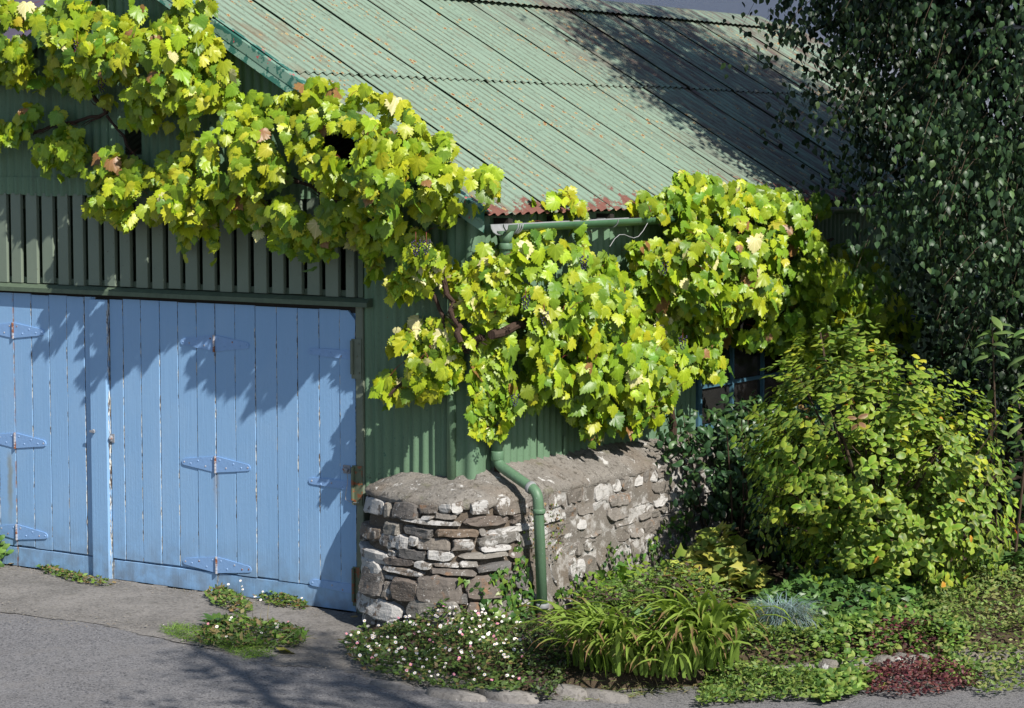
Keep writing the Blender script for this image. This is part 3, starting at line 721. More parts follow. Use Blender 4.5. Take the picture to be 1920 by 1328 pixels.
def hinge(x, z, door, left=True, right=True, L=.305, hz=.056, drop=.0):
    m = MB(); y0 = -.0185; y1 = -.014
    def strap(s):
        pts = [(0, hz), (L * .93, .020 + drop), (L * .985, .012 + drop), (L, -.004 + drop), (L * .985, -.018 + drop), (L * .93, -.024 + drop), (0, -hz)]
        v = [(x + s * a, y0, z + b) for a, b in pts] + [(x + s * a, y1 + .004, z + b) for a, b in pts]; n = len(pts)
        f = [tuple(range(n)) if s < 0 else tuple(range(n - 1, -1, -1))] + [((i + 1) % n, i, i + n, (i + 1) % n + n)[::s] for i in range(n)]
        m.add(v, f)
        for a, b in ((L * .12, hz * .55), (L * .3, -hz * .35), (L * .52, hz * .25), (L * .74, -.008), (L * .93, -.002 + drop)):
            cx, cz = x + s * a, z + b; q = 6
            m.add([(cx + .0055 * math.cos(2 * math.pi * i / q), y0 - .0022, cz + .0055 * math.sin(2 * math.pi * i / q)) for i in range(q)] + [(cx + .0075 * math.cos(2 * math.pi * i / q), y0 + .0005, cz + .0075 * math.sin(2 * math.pi * i / q)) for i in range(q)],
                  [tuple(range(q))] + [(i, (i + 1) % q, (i + 1) % q + q, i + q)[::-1] for i in range(q)], 1 if R_.random() < .4 else 0)
    if left: strap(-1)
    if right: strap(1)
    for a in range(5):
        z0 = z - .06 + a * .024; m.tube([(x, -.024, z0 + .001), (x, -.024, z0 + .0225)], .0085, 8, 1)
    return m.build('hinge', [M['hingeblue'], M['pin']], door)
for zz in (1.741, .938, .265): hinge(-4.040, zz - .0, dB)
for zz in (1.735, .905, .210): hinge(-2.131, zz, dC)
for zz, zp in ((1.710, 1.69), (.848, .86), (.165, .19)):
    hinge(-.925, zz, dD, True, False, .40, .032, .012)
    m = MB(); z0 = zp + .06
    m.box(-.945, -.865, -.038, -.031, zp - .13, zp + .13); m.tube([(-.935, -.045, zp - .10), (-.935, -.045, zp + .12)], .012, 8)
    for a, b in ((-.885, .1), (-.885, -.09), (-.90, .02)): m.tube([(a, -.043, zp + b), (a, -.036, zp + b)], .007, 6)
    m.build('hinge_plate', M['plate'] if zp < .9 else M['post'], dD)
def knob(x, z, door, y=-.014):
    m = MB(); m.tube([(x, y, z), (x, y - .016, z)], [.006, .006], 8); m.tube([(x, y - .014, z + .02), (x, y - .018, z + .0), (x, y - .014, z - .02)], [.010, .017, .010], 8)
    m.box(x - .02, x + .02, y - .006, y, z - .03, z + .03); return m.build('latch', M['steel'], door)
m = MB(); m.tube([(-3.235, -.046, 1.062), (-3.235, -.056, 1.062)], [.016, .012], 10); m.box(-3.26, -3.215, -.062, -.056, 1.054, 1.070); m.build('latch', M['steel'], dB)
knob(-3.085, 1.02, dC)
m = MB(); m.box(-1.03, -.975, -.022, -.016, .93, .985); m.tube([(-1.02, -.03, .962), (-.985, -.03, .95)], .013, 8); m.build('latch', M['steel'], dD)
wv = [(-.995 + .01 * math.sin(t * 5), -.03 - .004 * math.sin(t * 3), .945 - t * .19) for t in np.linspace(0, 1, 8)]
MB().tube(wv, .0022, 5).tube([(-.995, -.03, .755), (-.95, -.034, .742), (-.88, -.05, .75)], .002, 5).build('wire', M['wire'], dD)

# side window
wf = MB(); y0, y1 = WY0 + .02, WY1 - .02
for a, b, c_, d_ in ((y0, y0 + .055, WZ0, WZ1), (y1 - .055, y1, WZ0, WZ1), (y0, y1, WZ0, WZ0 + .05), (y0, y1, WZ1 - .05, WZ1)): wf.box(-.02, .032, a, b, c_, d_)
win = wf.build('window', M['winframe'], shed)
nb = 4; pwid = (y1 - y0 - .11) / nb; rows = 3; ph_ = (WZ1 - WZ0 - .10) / rows
for i in range(1, nb): MB().box(-.008, .024, y0 + .055 + pwid * i - .013, y0 + .055 + pwid * i + .013, WZ0 + .05, WZ1 - .05).build('glazing_bar', M['winframe'], win)
for j in range(1, rows): MB().box(-.006, .021, y0 + .055, y1 - .055, WZ0 + .05 + ph_ * j - .013, WZ0 + .05 + ph_ * j + .013).build('glazing_bar', M['winframe'], win)
for i in range(nb):
    for j in range(rows):
        a = y0 + .055 + pwid * i; b = WZ0 + .05 + ph_ * j; MB().box(-.004, .0, a + .012, a + pwid - .012, b + .012, b + ph_ - .012).build('pane', M['glass'], win)
MB().box(-.02, .07, WY0 - .02, WY1 + .02, WZ0 - .055, WZ0 - .005).build('window_sill', M['winframe'], win)

# gutter and downpipes
m = MB(); gx, gr, gz = .205, .052, 2.60; ys_ = np.linspace(.10, 9.1, 30)
pv = []
for yy in ys_:
    z0 = gz + .002 * (yy) - (.0)
    for k in range(9):
        a = math.pi + math.pi * k / 8; pv.append((gx + gr * math.cos(a), yy, z0 + gr * math.sin(a) - .02))
    for k in range(8, -1, -1):
        a = math.pi + math.pi * k / 8; pv.append((gx + (gr - .004) * math.cos(a), yy, z0 + (gr - .004) * math.sin(a) - .018))
q = 18; n = len(ys_)
m.add(pv, [(j * q + i, j * q + (i + 1) % q, (j + 1) * q + (i + 1) % q, (j + 1) * q + i) for j in range(n - 1) for i in range(q)])
m.m = [1 if (i % q) >= 9 or (i % q) == 8 else 0 for i in range(len(m.f))]
gut = m.build('gutter', [M['gutter'], M['grey']], shed, True)
# outlet funnel at the open end
m = MB(); pv = []; q = 12
m2 = []
for yy, rr in ((-.02, .066), (.02, .064), (.09, .058), (.135, .057)):
    for k in range(9):
        a = math.pi + math.pi * k / 8; m2.append((gx + rr * math.cos(a), yy, gz - .018 + rr * math.sin(a)))
m.add(m2, [(j * 9 + i, j * 9 + i + 1, j * 9 + i + 10, j * 9 + i + 9) for j in range(3) for i in range(8)], 1)
m2 = [(x + (-.002 if False else 0), y_, z + .004) for x, y_, z in m2]
m.add([(gx + (x - gx) * 1.06, y_, gz - .018 + (z - gz + .014) * 1.06) for x, y_, z in m2], [(j * 9 + i, j * 9 + i + 9, j * 9 + i + 10, j * 9 + i + 1) for j in range(3) for i in range(8)], 0)
m.tube([(gx, .05, gz - .06), (gx, .05, gz - .10), (gx, .05, gz - .13)], [.055, .042, .038], 14, 0)
for yy in (.10, .125, .15): m.tube([(gx + .064 * math.cos(math.pi + math.pi * k / 8), yy, gz - .018 + .064 * math.sin(math.pi + math.pi * k / 8)) for k in range(9)], .004, 5, 1)
m.build('gutter_outlet', [M['pipe'], M['grey']], gut, True)
for yy in (1.32, 1.98, 3.2, 4.6):
    m = MB(); m.tube([(gx + .056 * math.cos(math.pi + math.pi * k / 10), yy, gz - .018 + .056 * math.sin(math.pi + math.pi * k / 10)) for k in range(11)], .0035, 5); m.box(.02, gx - .05, yy - .012, yy + .012, gz - .02, gz - .012)
    m.build('gutter_bracket', M['grey'], gut)
def bend(pts, r, n=6):
    """round the corners of a polyline"""
    pts = [Vector(p) for p in pts]; out = [pts[0]]
    for i in range(1, len(pts) - 1):
        a, b, c = pts[i - 1], pts[i], pts[i + 1]; p = b + (a - b).normalized() * r; q = b + (c - b).normalized() * r
        out += [p.lerp(b, t).lerp(b.lerp(q, t), t) for t in [k / n for k in range(n + 1)]]
    return out + [pts[-1]]
PR = .034
up = [(gx, .05, gz - .12), (gx, .05, gz - .20), (.085, .135, gz - .29), (.085, .135, 1.09), (.085, .135, 1.0)]
dp = MB().tube(bend([up[0], up[1], up[2], up[3]], .055), PR, 14).build('downpipe', M['pipe'], shed, True)
low = [(.085, .135, 1.12), (.085, .135, 1.055), (.465, .02, .92), (.465, .085, .03)]
dp2 = MB().tube(bend(low, .06), PR, 14).build('downpipe', M['pipe'], shed, True)
def collar(p, d, mat, parent, L=.045, r=PR + .006):
    p = Vector(p); d = Vector(d).normalized(); MB().tube([p - d * L / 2, p - d * L / 2 + d * .006, p + d * L / 2 - d * .006, p + d * L / 2], [r, r + .003, r + .003, r], 14).build('pipe_collar', M[mat], parent, True)
collar((.085, .135, 1.11), (0, 0, 1), 'pipe', dp2, .06); collar((gx, .05, gz - .155), (0, 0, 1), 'pipe', dp, .04)
collar((.40, .04, .942), (.38, -.115, -.135), 'grey', dp2, .03, PR + .004)
collar((.4685, .03, .80), (0, 0, 1), 'pipe', dp2, .03, PR + .004); collar((.465, .075, .195), (0, 0, 1), 'grey', dp2, .03, PR + .005)
MB().tube(bend([(.05, .2, 2.3), (.03, .24, 2.2), (.03, .24, .93)], .03), .012, 6).build('cable', M['wall'], shed)
MB().tube([(.03, 1.02, .98), (.03, 1.02, 1.14)], .012, 8).build('pipe_stub', M['wall'], shed)
c_ = [(gx + .05, 1.72 - .5 * t, gz - .05 - .16 * t - .05 * math.sin(t * 6)) for t in np.linspace(0, 1, 9)]
MB().tube(c_, .0022, 5).build('wire', M['wire'], shed)

# ------------------------------------------------------------------ stone plinth wall round the corner
PLAN = [(-.80, .02), (-.79, -.06), (-.75, -.14), (-.68, -.21), (-.57, -.28), (-.43, -.335), (-.25, -.385), (-.05, -.40), (.09, -.365), (.19, -.28), (.255, -.16), (.285, .0), (.29, .2), (.285, .6), (.275, 1.1), (.28, 1.7), (.29, 2.4), (.29, 3.2), (.29, 5.)]
def arc(plan):
    p = np.array(plan); d = np.concatenate([[0], np.cumsum(np.linalg.norm(np.diff(p, axis=0), axis=1))]); return p, d
PL, PD = arc(PLAN); UMAX = PD[-1]
def plan(u):
    u = max(0, min(UMAX, u)); 
    x = np.interp(u, PD, PL[:, 0]); y = np.interp(u, PD, PL[:, 1]); e = .06
    x1, y1 = np.interp(min(UMAX, u + e), PD, PL[:, 0]), np.interp(min(UMAX, u + e), PD, PL[:, 1]); x0, y0 = np.interp(max(0, u - e), PD, PL[:, 0]), np.interp(max(0, u - e), PD, PL[:, 1])
    t = np.array([x1 - x0, y1 - y0]); t /= np.linalg.norm(t) + 1e-9
    return np.array([x, y]), np.array([t[1], -t[0]])
ZT = .86
def surf(u, z, d=0.):
    p, n = plan(u); o = p + n * (.13 * max(0, (ZT - z) / ZT) * min(1, .02 + u / .5) + d); return (o[0], o[1], z)
sw = thing('stone_wall', (0, 0, 0), 'low lichened rubble stone wall bulging round the foot of the shed corner', 'stone wall')
UM = 4.3
us = np.concatenate([np.arange(0, 1.9, .03), np.arange(1.9, UM, .05)]); zs = np.linspace(-.05, ZT + .01, 24)
v = [surf(u, z, -.030 + .012 * fbm((u * 1.0, z, 0), 9) + max(0, min(1, (u - 1.45) / .12)) * (.022 + .014 * fbm((u, z, 4), 6))) for z in zs for u in us]; nu = len(us)
obj('mortar_core', v, [(j * nu + i, j * nu + i + 1, (j + 1) * nu + i + 1, (j + 1) * nu + i) for j in range(len(zs) - 1) for i in range(nu - 1)], M['mortar_deep'], sw, True)
# sloping cement top, from the lip up to the sheeting
def inner(u):
    p, n = plan(u)
    if p[1] < .05 and u < 1.35: q = np.array([max(-.80, min(.0, p[0] * .93)), .0])
    else: q = np.array([.0, p[1]])
    if u >= 1.0: s = min(1, (u - 1.0) / .45); q = np.array([.0, max(0., p[1])])
    return q
v = []; K = 16
for u in us:
    p, n = plan(u); q = inner(u); zi = .90 + .08 * min(1, u / .45) + .05 * max(0, min(1, (u - 1.2) / .6)) - .03 * max(0, min(1, (u - 3) / .8)); lip = ZT + .0 * max(0, min(1, (u - 1.3) / .5))
    o = p + n * .012
    for k in range(K + 1):
        t = k / K; c = o * (1 - t) + q * t
        z = lip + (zi - lip) * (t ** .72) + .014 * fbm((c[0], c[1], 3), 6) + .012 * fbm((c[0], c[1], 9), 19)
        if k == 0: z -= .03; c = c - n * .012
        if k == 1: c = o + n * .006 * fbm((u, 1, 5), 12); z = lip + .016 * fbm((u, 0, 3), 11)
        v.append((c[0], c[1], z))
obj('cement_top', v, [(i * (K + 1) + k, (i + 1) * (K + 1) + k, (i + 1) * (K + 1) + k + 1, i * (K + 1) + k + 1) for i in range(nu - 1) for k in range(K)], M['coping'], sw, True)
def stone(u, z, wd, h, depth, mat, seed, name='stone'):
    r = random.Random(seed); mid = max(2, min(6, int(wd / .045))); mz = max(2, min(4, int(h / .035)))
    A = [-1, -1, -.86] + [-.86 + 1.72 * i / mid for i in range(1, mid)] + [.86, 1, 1]; Bz = [-1, -1, -.82] + [-.82 + 1.64 * i / mz for i in range(1, mz)] + [.82, 1, 1]
    na, nb = len(A), len(Bz); v = []; ph = r.uniform(0, 50); tilt = r.uniform(-.06, .06); corner = [r.uniform(.02, .30 if name == 'stone' and seed < 200 else .5) for _ in range(4)]
    slope = r.uniform(-.012, .012); sl2 = r.uniform(-.012, .012)
    for j, b in enumerate(Bz):
        for i, a in enumerate(A):
            k = corner[(1 if a > 0 else 0) + (2 if b > 0 else 0)]
            sa = a * (1 - k * abs(b) ** 4); sb = b * (1 - k * abs(a) ** 4)
            skirt = i in (0, na - 1) or j in (0, nb - 1); rim = i in (1, na - 2) or j in (1, nb - 2)
            dep = -.035 if skirt else (depth * .45 if rim else depth)
            q = .014 * min(1, wd / .12)
            du = sa * wd / 2 + q * fbm((ph + a * 1.1, b * 1.1, 1), 1.5); dz = sb * h / 2 + .012 * min(1, h / .07) * fbm((ph, a * 1.8, b * 1.3), 1.5) + tilt * sa * wd / 2
            if not skirt: dep += .010 * fbm((ph + a * wd * 9, b * h * 9, 7), 1.7) + slope * a + sl2 * b
            v.append(surf(u + du, z + dz, dep))
    f = [(j * na + i, j * na + i + 1, (j + 1) * na + i + 1, (j + 1) * na + i) for j in range(nb - 1) for i in range(na - 1)]
    return obj(name, v, f, mat, sw, False)
for i, (u, z, wd, h) in enumerate([(0.316, 0.78, 0.426, 0.096), (0.559, 0.78, 0.059, 0.096), (0.728, 0.798, 0.221, 0.108), (0.919, 0.822, 0.132, 0.06), (1.029, 0.834, 0.088, 0.06), (1.11, 0.84, 0.074, 0.072), (1.25, 0.834, 0.118, 0.084), (1.515, 0.822, 0.324, 0.108), (0.912, 0.768, 0.088, 0.024), (1.037, 0.786, 0.132, 0.036), (0.919, 0.744, 0.426, 0.024), (1.309, 0.75, 0.324, 0.06), (1.544, 0.738, 0.118, 0.06), (0.331, 0.611, 0.426, 0.072), (0.625, 0.666, 0.162, 0.084), (0.846, 0.678, 0.221, 0.06), (1.11, 0.684, 0.25, 0.048), (1.257, 0.684, 0.044, 0.048), (1.478, 0.678, 0.368, 0.036), (0.11, 0.581, 0.03, 0.132), (0.434, 0.599, 0.103, 0.072), (0.647, 0.593, 0.294, 0.084), (0.831, 0.617, 0.074, 0.06), (0.963, 0.611, 0.221, 0.072), (1.147, 0.611, 0.118, 0.072), (1.382, 0.635, 0.324, 0.072), (1.61, 0.599, 0.103, 0.072), (0.397, 0.461, 0.441, 0.06), (1.346, 0.581, 0.221, 0.036), (0.375, 0.479, 0.544, 0.072), (0.654, 0.521, 0.074, 0.036), (0.824, 0.533, 0.206, 0.06), (1.015, 0.545, 0.147, 0.06), (1.265, 0.545, 0.294, 0.036), (1.485, 0.521, 0.088, 0.036), (0.441, 0.383, 0.294, 0.144), (0.728, 0.479, 0.279, 0.048), (0.912, 0.479, 0.118, 0.048), (1.044, 0.491, 0.147, 0.024), (1.169, 0.497, 0.103, 0.036), (1.331, 0.467, 0.221, 0.048), (0.757, 0.425, 0.338, 0.036), (1.081, 0.449, 0.25, 0.036), (0.669, 0.371, 0.132, 0.024), (0.493, 0.323, 0.25, 0.192), (0.662, 0.293, 0.059, 0.108), (0.816, 0.311, 0.221, 0.144), (1.015, 0.335, 0.235, 0.168), (1.243, 0.347, 0.191, 0.144), (1.397, 0.395, 0.088, 0.072), (1.529, 0.359, 0.147, 0.12), (0.213, 0.136, 0.03, 0.02), (0.404, 0.178, 0.779, 0.12), (0.971, 0.209, 0.294, 0.132), (1.14, 0.281, 0.044, 0.06), (1.228, 0.221, 0.132, 0.084), (1.353, 0.215, 0.118, 0.12), (0.485, 0.094, 0.206, 0.072), (0.691, 0.082, 0.206, 0.072), (0.875, 0.088, 0.132, 0.06), (1.022, 0.136, 0.162, 0.06), (1.5, 0.245, 0.147, 0.084), (1.5, 0.142, 0.147, 0.096)]): stone(u, z, wd * 1.0, h * 1.03, R_.uniform(.008, .026) + (.014 if h > .12 else 0), M['stone'], i)
# rubble of the long side, half buried in mortar
ztop = .80; z = .03; i = 200
while z < .84:
    h = R_.choice((.05, .065, .09, .12, .14)) * (1.15 if z < .3 else .9); u = 1.42 + R_.uniform(0, .1)
    while u < 4.1:
        wd = R_.uniform(.10, .34) * (1 if h < .1 else .75)
        if R_.random() < .80: stone(u + wd / 2, z + h / 2 + R_.uniform(-.01, .01) + .02 * math.sin(u * 2), wd * .97, h * R_.uniform(.8, 1.), R_.uniform(-.012, .014), M['rubble'], i)
        i += 1; u += wd
    z += h + .008

# ------------------------------------------------------------------ grape vines
PALV = [(.37, .425, .018), (.28, .385, .018), (.19, .31, .018), (.12, .235, .02), (.44, .455, .03), (.075, .165, .02)]
def vine_region(plane, poly, n, thick, pal_w, shift=None, lean=.66, rim=.10, dens_noise=4.2, cut=-.20, size=(.055, .128), pale=.02):
    """leaf positions and directions for one mass of vine growing on a wall; poly is in metres on the wall"""
    poly = np.asarray(poly, float); P = sample(poly, int(n * 1.6)); d = edgedist(P, poly)
    nz = np.array([fbm((a, b, 3.3), dens_noise) for a, b in P]); keep = nz > cut; P, d, nz = P[keep][:n], d[keep][:n], nz[keep][:n]; n = len(P); shift = (.35 if plane == 'F' else .25) if shift is None else shift
    T = thick * np.clip(d / .35, .18, 1.) ** .6 * (1 + .32 * np.array([fbm((a, b, 8.1), 2.2) for a, b in P]))
    t = rng.random(n) ** .55; off = .06 + (T + rim) * t
    if plane == 'F':
        pos = np.stack([P[:, 0] + (off - shift) * lean, -off, P[:, 1]], 1); out = np.array([0.25, -1., .0]); rt_ = np.array([1., 0, 0])
    else:
        off = np.minimum(off, np.clip(P[:, 0] * .9 + .16, .07, 9)); pos = np.stack([off, P[:, 0] - np.minimum(off - shift, .0 if lean == 0 else 9) * lean, P[:, 1]], 1); pos[:, 1] = np.where((pos[:, 1] < -.04) & (pos[:, 2] < 2.1), -.04 + (pos[:, 1] + .04) * .25, pos[:, 1]); out = np.array([1., -.55, .0]); rt_ = np.array([0.2, 1., 0])
    nor = out[None] * rng.uniform(.35, 1.2, (n, 1)) + np.array([.35, -.15, .62])[None] * rng.uniform(.3, 1.1, (n, 1)) + rng.normal(0, .55, (n, 3))
    tip = np.array([0, 0, -1.])[None] * rng.uniform(.5, 1.1, (n, 1)) + out[None] * rng.uniform(.0, .5, (n, 1)) + rt_[None] * rng.normal(0, .48, (n, 1)) + rng.normal(0, .2, (n, 3))
    sz = rng.uniform(size[0], size[1], n) * (1 - .25 * (rng.random(n) < .3)); col = colors(n, PALV, pal_w, .13)
    pl = rng.random(n) < pale; br = rng.random(n) < .008; col[br] = np.array([.26, .13, .05]); col[pl] = np.array([.62, .58, .27]) * rng.uniform(.85, 1.15, (pl.sum(), 1))
    pos = pos - norm(tip) * sz[:, None] * .4
    # loose shoots hanging out of the mass: copies of rim leaves carried outwards and down
    I = np.nonzero(d < .07)[0]; I = I[rng.random(len(I)) < .35]
    c0 = poly.mean(0); ou = norm(P[I] - c0) * rng.uniform(.01, .07, (len(I), 1)); ou[:, 1] -= rng.uniform(0, .05, len(I))
    ex = np.stack([ou[:, 0], np.zeros(len(I)), ou[:, 1]], 1) if plane == 'F' else np.stack([np.zeros(len(I)), ou[:, 0], ou[:, 1]], 1)
    cat_ = lambda a, b: np.concatenate([a, b])
    return cat_(pos, pos[I] + ex), cat_(tip, tip[I] + rng.normal(0, .3, (len(I), 3))), cat_(nor, nor[I] + rng.normal(0, .4, (len(I), 3))), cat_(sz, sz[I] * .8), cat_(col, col[I]), cat_(t, t[I])
def bunch(pos, parent, n=22, s=1., ripe=1.):
    m = MB(); r = random.Random(int(pos[0] * 1000) ^ int(pos[2] * 777)); L = .11 * s
    ico = bpy.data.meshes.new('g'); b = bmesh.new(); bmesh.ops.create_icosphere(b, subdivisions=1, radius=1); iv = [tuple(q.co) for q in b.verts]; iff = [tuple(q.index for q in fa.verts) for fa in b.faces]; b.free(); bpy.data.meshes.remove(ico)
    for i in range(n):
        t = (i + .5) / n; rad = .030 * s * (1 - t) ** .6 + .004; a = i * 2.4; g = r.uniform(.0062, .0088) * s
        c = (pos[0] + rad * math.cos(a), pos[1] + rad * math.sin(a), pos[2] - t * L); m.add([(c[0] + x * g, c[1] + y * g, c[2] + z * g) for x, y, z in iv], iff)
    m.tube([(pos[0], pos[1], pos[2] + .05), pos, (pos[0], pos[1], pos[2] - L * .8)], .0018, 4, 1)
    return m.build('grape_bunch', [M['grape'], M['redstem']], parent, True)
def wander(a, b, n, amp, seed):
    a, b = Vector(a), Vector(b); return [a.lerp(b, k / n) + Vector((fbm((k * .7, seed, 0), 1), fbm((k * .7, seed, 9), 1), fbm((k * .7, seed, 17), 1))) * amp * math.sin(math.pi * min(1, .15 + k / n * .85)) for k in range(n + 1)]
def shaggy(name, pts, r0, r1, parent, seed, strips=12):
    m = MB(); n = len(pts); rad = [(r0 + (r1 - r0) * i / (n - 1)) * (1 + .25 * fbm((i * .9, seed, 0), 1)) for i in range(n)]; m.tube(pts, rad, 9)
    r = random.Random(seed)
    for s in range(strips):                                            # loose strands of peeling bark
        i = r.randrange(0, max(1, n - 1)); a = r.uniform(0, 6.28); q = []
        for k in range(3):
            p = Vector(pts[min(n - 1, i + k)]); e = rad[min(n - 1, i + k)] * (1.0 + .5 * k * r.random()); a += r.uniform(-.5, .5)
            q.append(p + Vector((math.cos(a) * e, math.sin(a) * e * .6, math.sin(a * 1.7) * e - .012 * k)))
        m.tube(q, [.005, .004, .0015], 4)
    return m.build(name, M['bark'], parent, False)
def make_vine(root_loc, label, regions, nparts=300):
    v = thing('grape_vine', root_loc, label, 'grape vine', None)
    D = [np.concatenate(q) for q in zip(*[vine_region(*a, **k) for a, k in regions])]
    pos, tip, nor, sz, col, t = D
    score = t + sz * 2 + rng.normal(0, .08, len(t)); o = np.argsort(-score); A, B = o[:nparts], o[nparts:]
    leaf_parts('leaf', GRAPE, pos[A], tip[A], nor[A], sz[A], col[A], M['leaf'], v, pool=36, edge=(.45, .47, .05), edge_k=.12)
    leaf_obj('foliage', GRAPE, pos[B], tip[B], nor[B], sz[B], col[B], M['leaf'], parent=v, edge=(.45, .47, .05), edge_k=.12)
    # stalks from the leaf bases back into the mass
    m = MB(); S = rng.choice(len(pos), min(len(pos), 260), replace=False)
    for i in S:
        p = Vector(pos[i]); back = Vector((-.25, .9, .25)) if regions[0][0][0] == 'F' else Vector((-.9, .25, .25)); b = p + (back + Vector(rng.normal(0, .4, 3))) * .09
        m.tube([p, p.lerp(b, .5) + Vector((0, 0, .012)), b], .0018, 3, caps=False)
    m.build('leaf_stalks', M['redstem'], v, kind='stuff')
    return v, pos
g1, p1 = make_vine((-.1, -.1, 1.0), 'yellow green grape vine sprawling across the gable above the blue doors', [
    (('F', [(-4.08, 4.25), (-3.67, 4.05), (-3.41, 4), (-3.21, 4.14), (-2.96, 4.02), (-2.69, 3.98), (-2.52, 4.01), (-2.33, 3.98), (-1.91, 4.06), (-1.8, 3.88), (-1.8, 3.71), (-1.85, 3.57), (-1.69, 3.6), (-1.62, 3.51), (-1.69, 3.45), (-1.47, 3.37), (-1.12, 3.4), (-1.07, 3.47), (-0.73, 3.47), (-0.56, 3.4), (-0.4, 3.35), (-0.19, 3.23), (-0.11, 3.11), (0.05, 3.12), (0.21, 3.08), (0.28, 2.95), (0.4, 2.89), (0.42, 2.76), (0.28, 2.66), (0.09, 2.64), (0.05, 2.56), (-0.11, 2.52), (-0.28, 2.42), (-0.53, 2.31), (-0.65, 2.45), (-0.87, 2.41), (-1, 2.3), (-1.13, 2.37), (-1.26, 2.41), (-1.39, 2.39), (-1.43, 2.5), (-1.57, 2.6), (-1.75, 2.49), (-1.87, 2.38), (-2.12, 2.39), (-2.36, 2.44), (-2.38, 2.51), (-2.69, 2.54), (-2.89, 2.58), (-3.04, 2.67), (-2.94, 2.83), (-2.91, 2.98), (-2.76, 3.08), (-2.59, 2.98), (-2.35, 2.87), (-2.3, 3.01), (-2.11, 3.05), (-2.11, 3.15), (-2.39, 3.19), (-2.58, 3.21), (-2.7, 3.34), (-2.83, 3.35), (-3.02, 3.41), (-3.27, 3.49), (-3.48, 3.45), (-3.63, 3.47), (-3.78, 3.53), (-4.1, 3.54)], 3000, .44, (.34, .27, .2, .1, .05, .04)), dict(pale=.018)),
    (('F', [(-3.95, 3.27), (-3.74, 3.2), (-3.63, 3.34), (-3.48, 3.38), (-3.48, 3.29), (-3.53, 3.16), (-3.69, 3.09), (-3.96, 3.01)], 60, .18, (.2, .3, .3, .2, 0, 0)), {}), (('F', [(-3.4, 3.23), (-3.22, 3.32), (-3.12, 3.27), (-3.08, 3.12), (-3.06, 2.94), (-3.18, 2.9), (-3.36, 2.94), (-3.51, 3.01), (-3.43, 3.12)], 120, .2, (.2, .3, .3, .2, 0, 0)), {}),
    (('F', [(-0.61, 2.41), (-0.28, 2.52), (0.03, 2.56), (0.05, 2.43), (-0.03, 2.26), (-0.2, 2.17), (-0.36, 2.14), (-0.53, 2.25)], 330, .28, (.3, .3, .2, .15, .05, 0)), dict(pale=.08))])
shaggy('stem', wander((-.12, -.10, 1.9), (-.30, -.18, 2.35), 9, .05, 2), .014, .011, g1, 2)
shaggy('stem', wander((-.30, -.18, 2.35), (-1.5, -.14, 2.95), 16, .08, 3), .014, .012, g1, 3)
shaggy('stem', wander((-1.5, -.16, 2.95), (-2.55, -.10, 2.72), 12, .06, 4), .012, .010, g1, 4)
shaggy('stem', wander((-2.62, -.07, 2.85), (-3.02, -.09, 3.28), 9, .03, 5), .011, .009, g1, 5)
shaggy('stem', wander((-3.02, -.09, 3.30), (-3.75, -.08, 3.17), 9, .03, 6), .012, .009, g1, 6, 14)
shaggy('stem', wander((-3.02, -.09, 3.30), (-3.3, -.16, 3.62), 7, .03, 7), .016, .012, g1, 7)
g2, p2 = make_vine((.05, -.1, .95), 'lime green grape vine at the shed corner over the downpipe and gutter', [
    (('F', [(0.01, 2.26), (0.21, 2.33), (0.4, 2.37), (0.44, 2.21), (0.4, 2.05), (0.28, 2.01), (0.2, 1.91), (0.08, 1.87), (0.04, 1.71), (0.04, 1.61), (-0.12, 1.53), (-0.37, 1.5), (-0.49, 1.56), (-0.34, 1.67), (-0.38, 1.82), (-0.32, 1.95), (-0.16, 1.99), (-0.12, 2.13)], 430, .10, (.36, .3, .2, .08, .06, 0)), dict(pale=.09, lean=.4, rim=.03)),
    (('F', [(-0.57, 1.54), (-0.43, 1.67), (-0.46, 1.81), (-0.35, 1.88), (-0.19, 1.82), (-0.01, 1.66), (-0.05, 1.54), (-0.23, 1.49), (-0.44, 1.47)], 120, .22, (.36, .3, .2, .08, .06, 0)), dict(pale=.06, lean=.4, rim=.16)),
    (('S', [(-0.13, 2.43), (0.05, 2.49), (0.3, 2.51), (0.61, 2.55), (0.87, 2.53), (1.07, 2.42), (1.14, 2.31), (1.38, 2.26), (1.56, 2.11), (1.63, 1.89), (2.3, 1.77), (2.61, 1.68), (2.93, 1.46), (2.61, 1.39), (2.38, 1.47), (2.15, 1.37), (1.85, 1.17), (1.64, 1.19), (1.42, 1.09), (1.15, 1.13), (0.88, 1.23), (0.88, 1.3), (0.61, 1.36), (0.36, 1.39), (0.14, 1.31), (-0.07, 1.23), (-0.27, 1.31), (-0.3, 1.48), (-0.36, 1.68), (-0.3, 1.84), (-0.13, 2), (-0.3, 2.14), (-0.18, 2.26)], 2000, .36, (.12, .3, .32, .2, .03, .03)), dict(pale=.02)),
    (('S', [(0.3, 2.58), (0.51, 2.73), (0.67, 2.76), (1, 2.73), (1.04, 2.65), (0.87, 2.53), (0.61, 2.5)], 34, .08, (.15, .3, .35, .2, 0, 0)), dict(size=(.07, .11)))])
shaggy('trunk', wander((.045, .19, .98), (.07, .10, 1.76), 9, .01, 12), .018, .024, g2, 12, 4)
shaggy('trunk', wander((-.22, -.085, 1.73), (.12, -.09, 1.88), 14, .05, 13), .012, .024, g2, 13, 200)
shaggy('stem', wander((.0, -.15, 1.85), (-.14, -.16, 2.3), 9, .04, 14), .02, .014, g2, 14, 14)
shaggy('stem', wander((.2, -.1, 1.9), (.25, 1.5, 2.1), 14, .08, 15), .03, .018, g2, 15)
shaggy('stem', wander((-.28, -.16, 1.72), (-.45, -.3, 1.5), 6, .04, 16), .016, .006, g2, 16, 3)
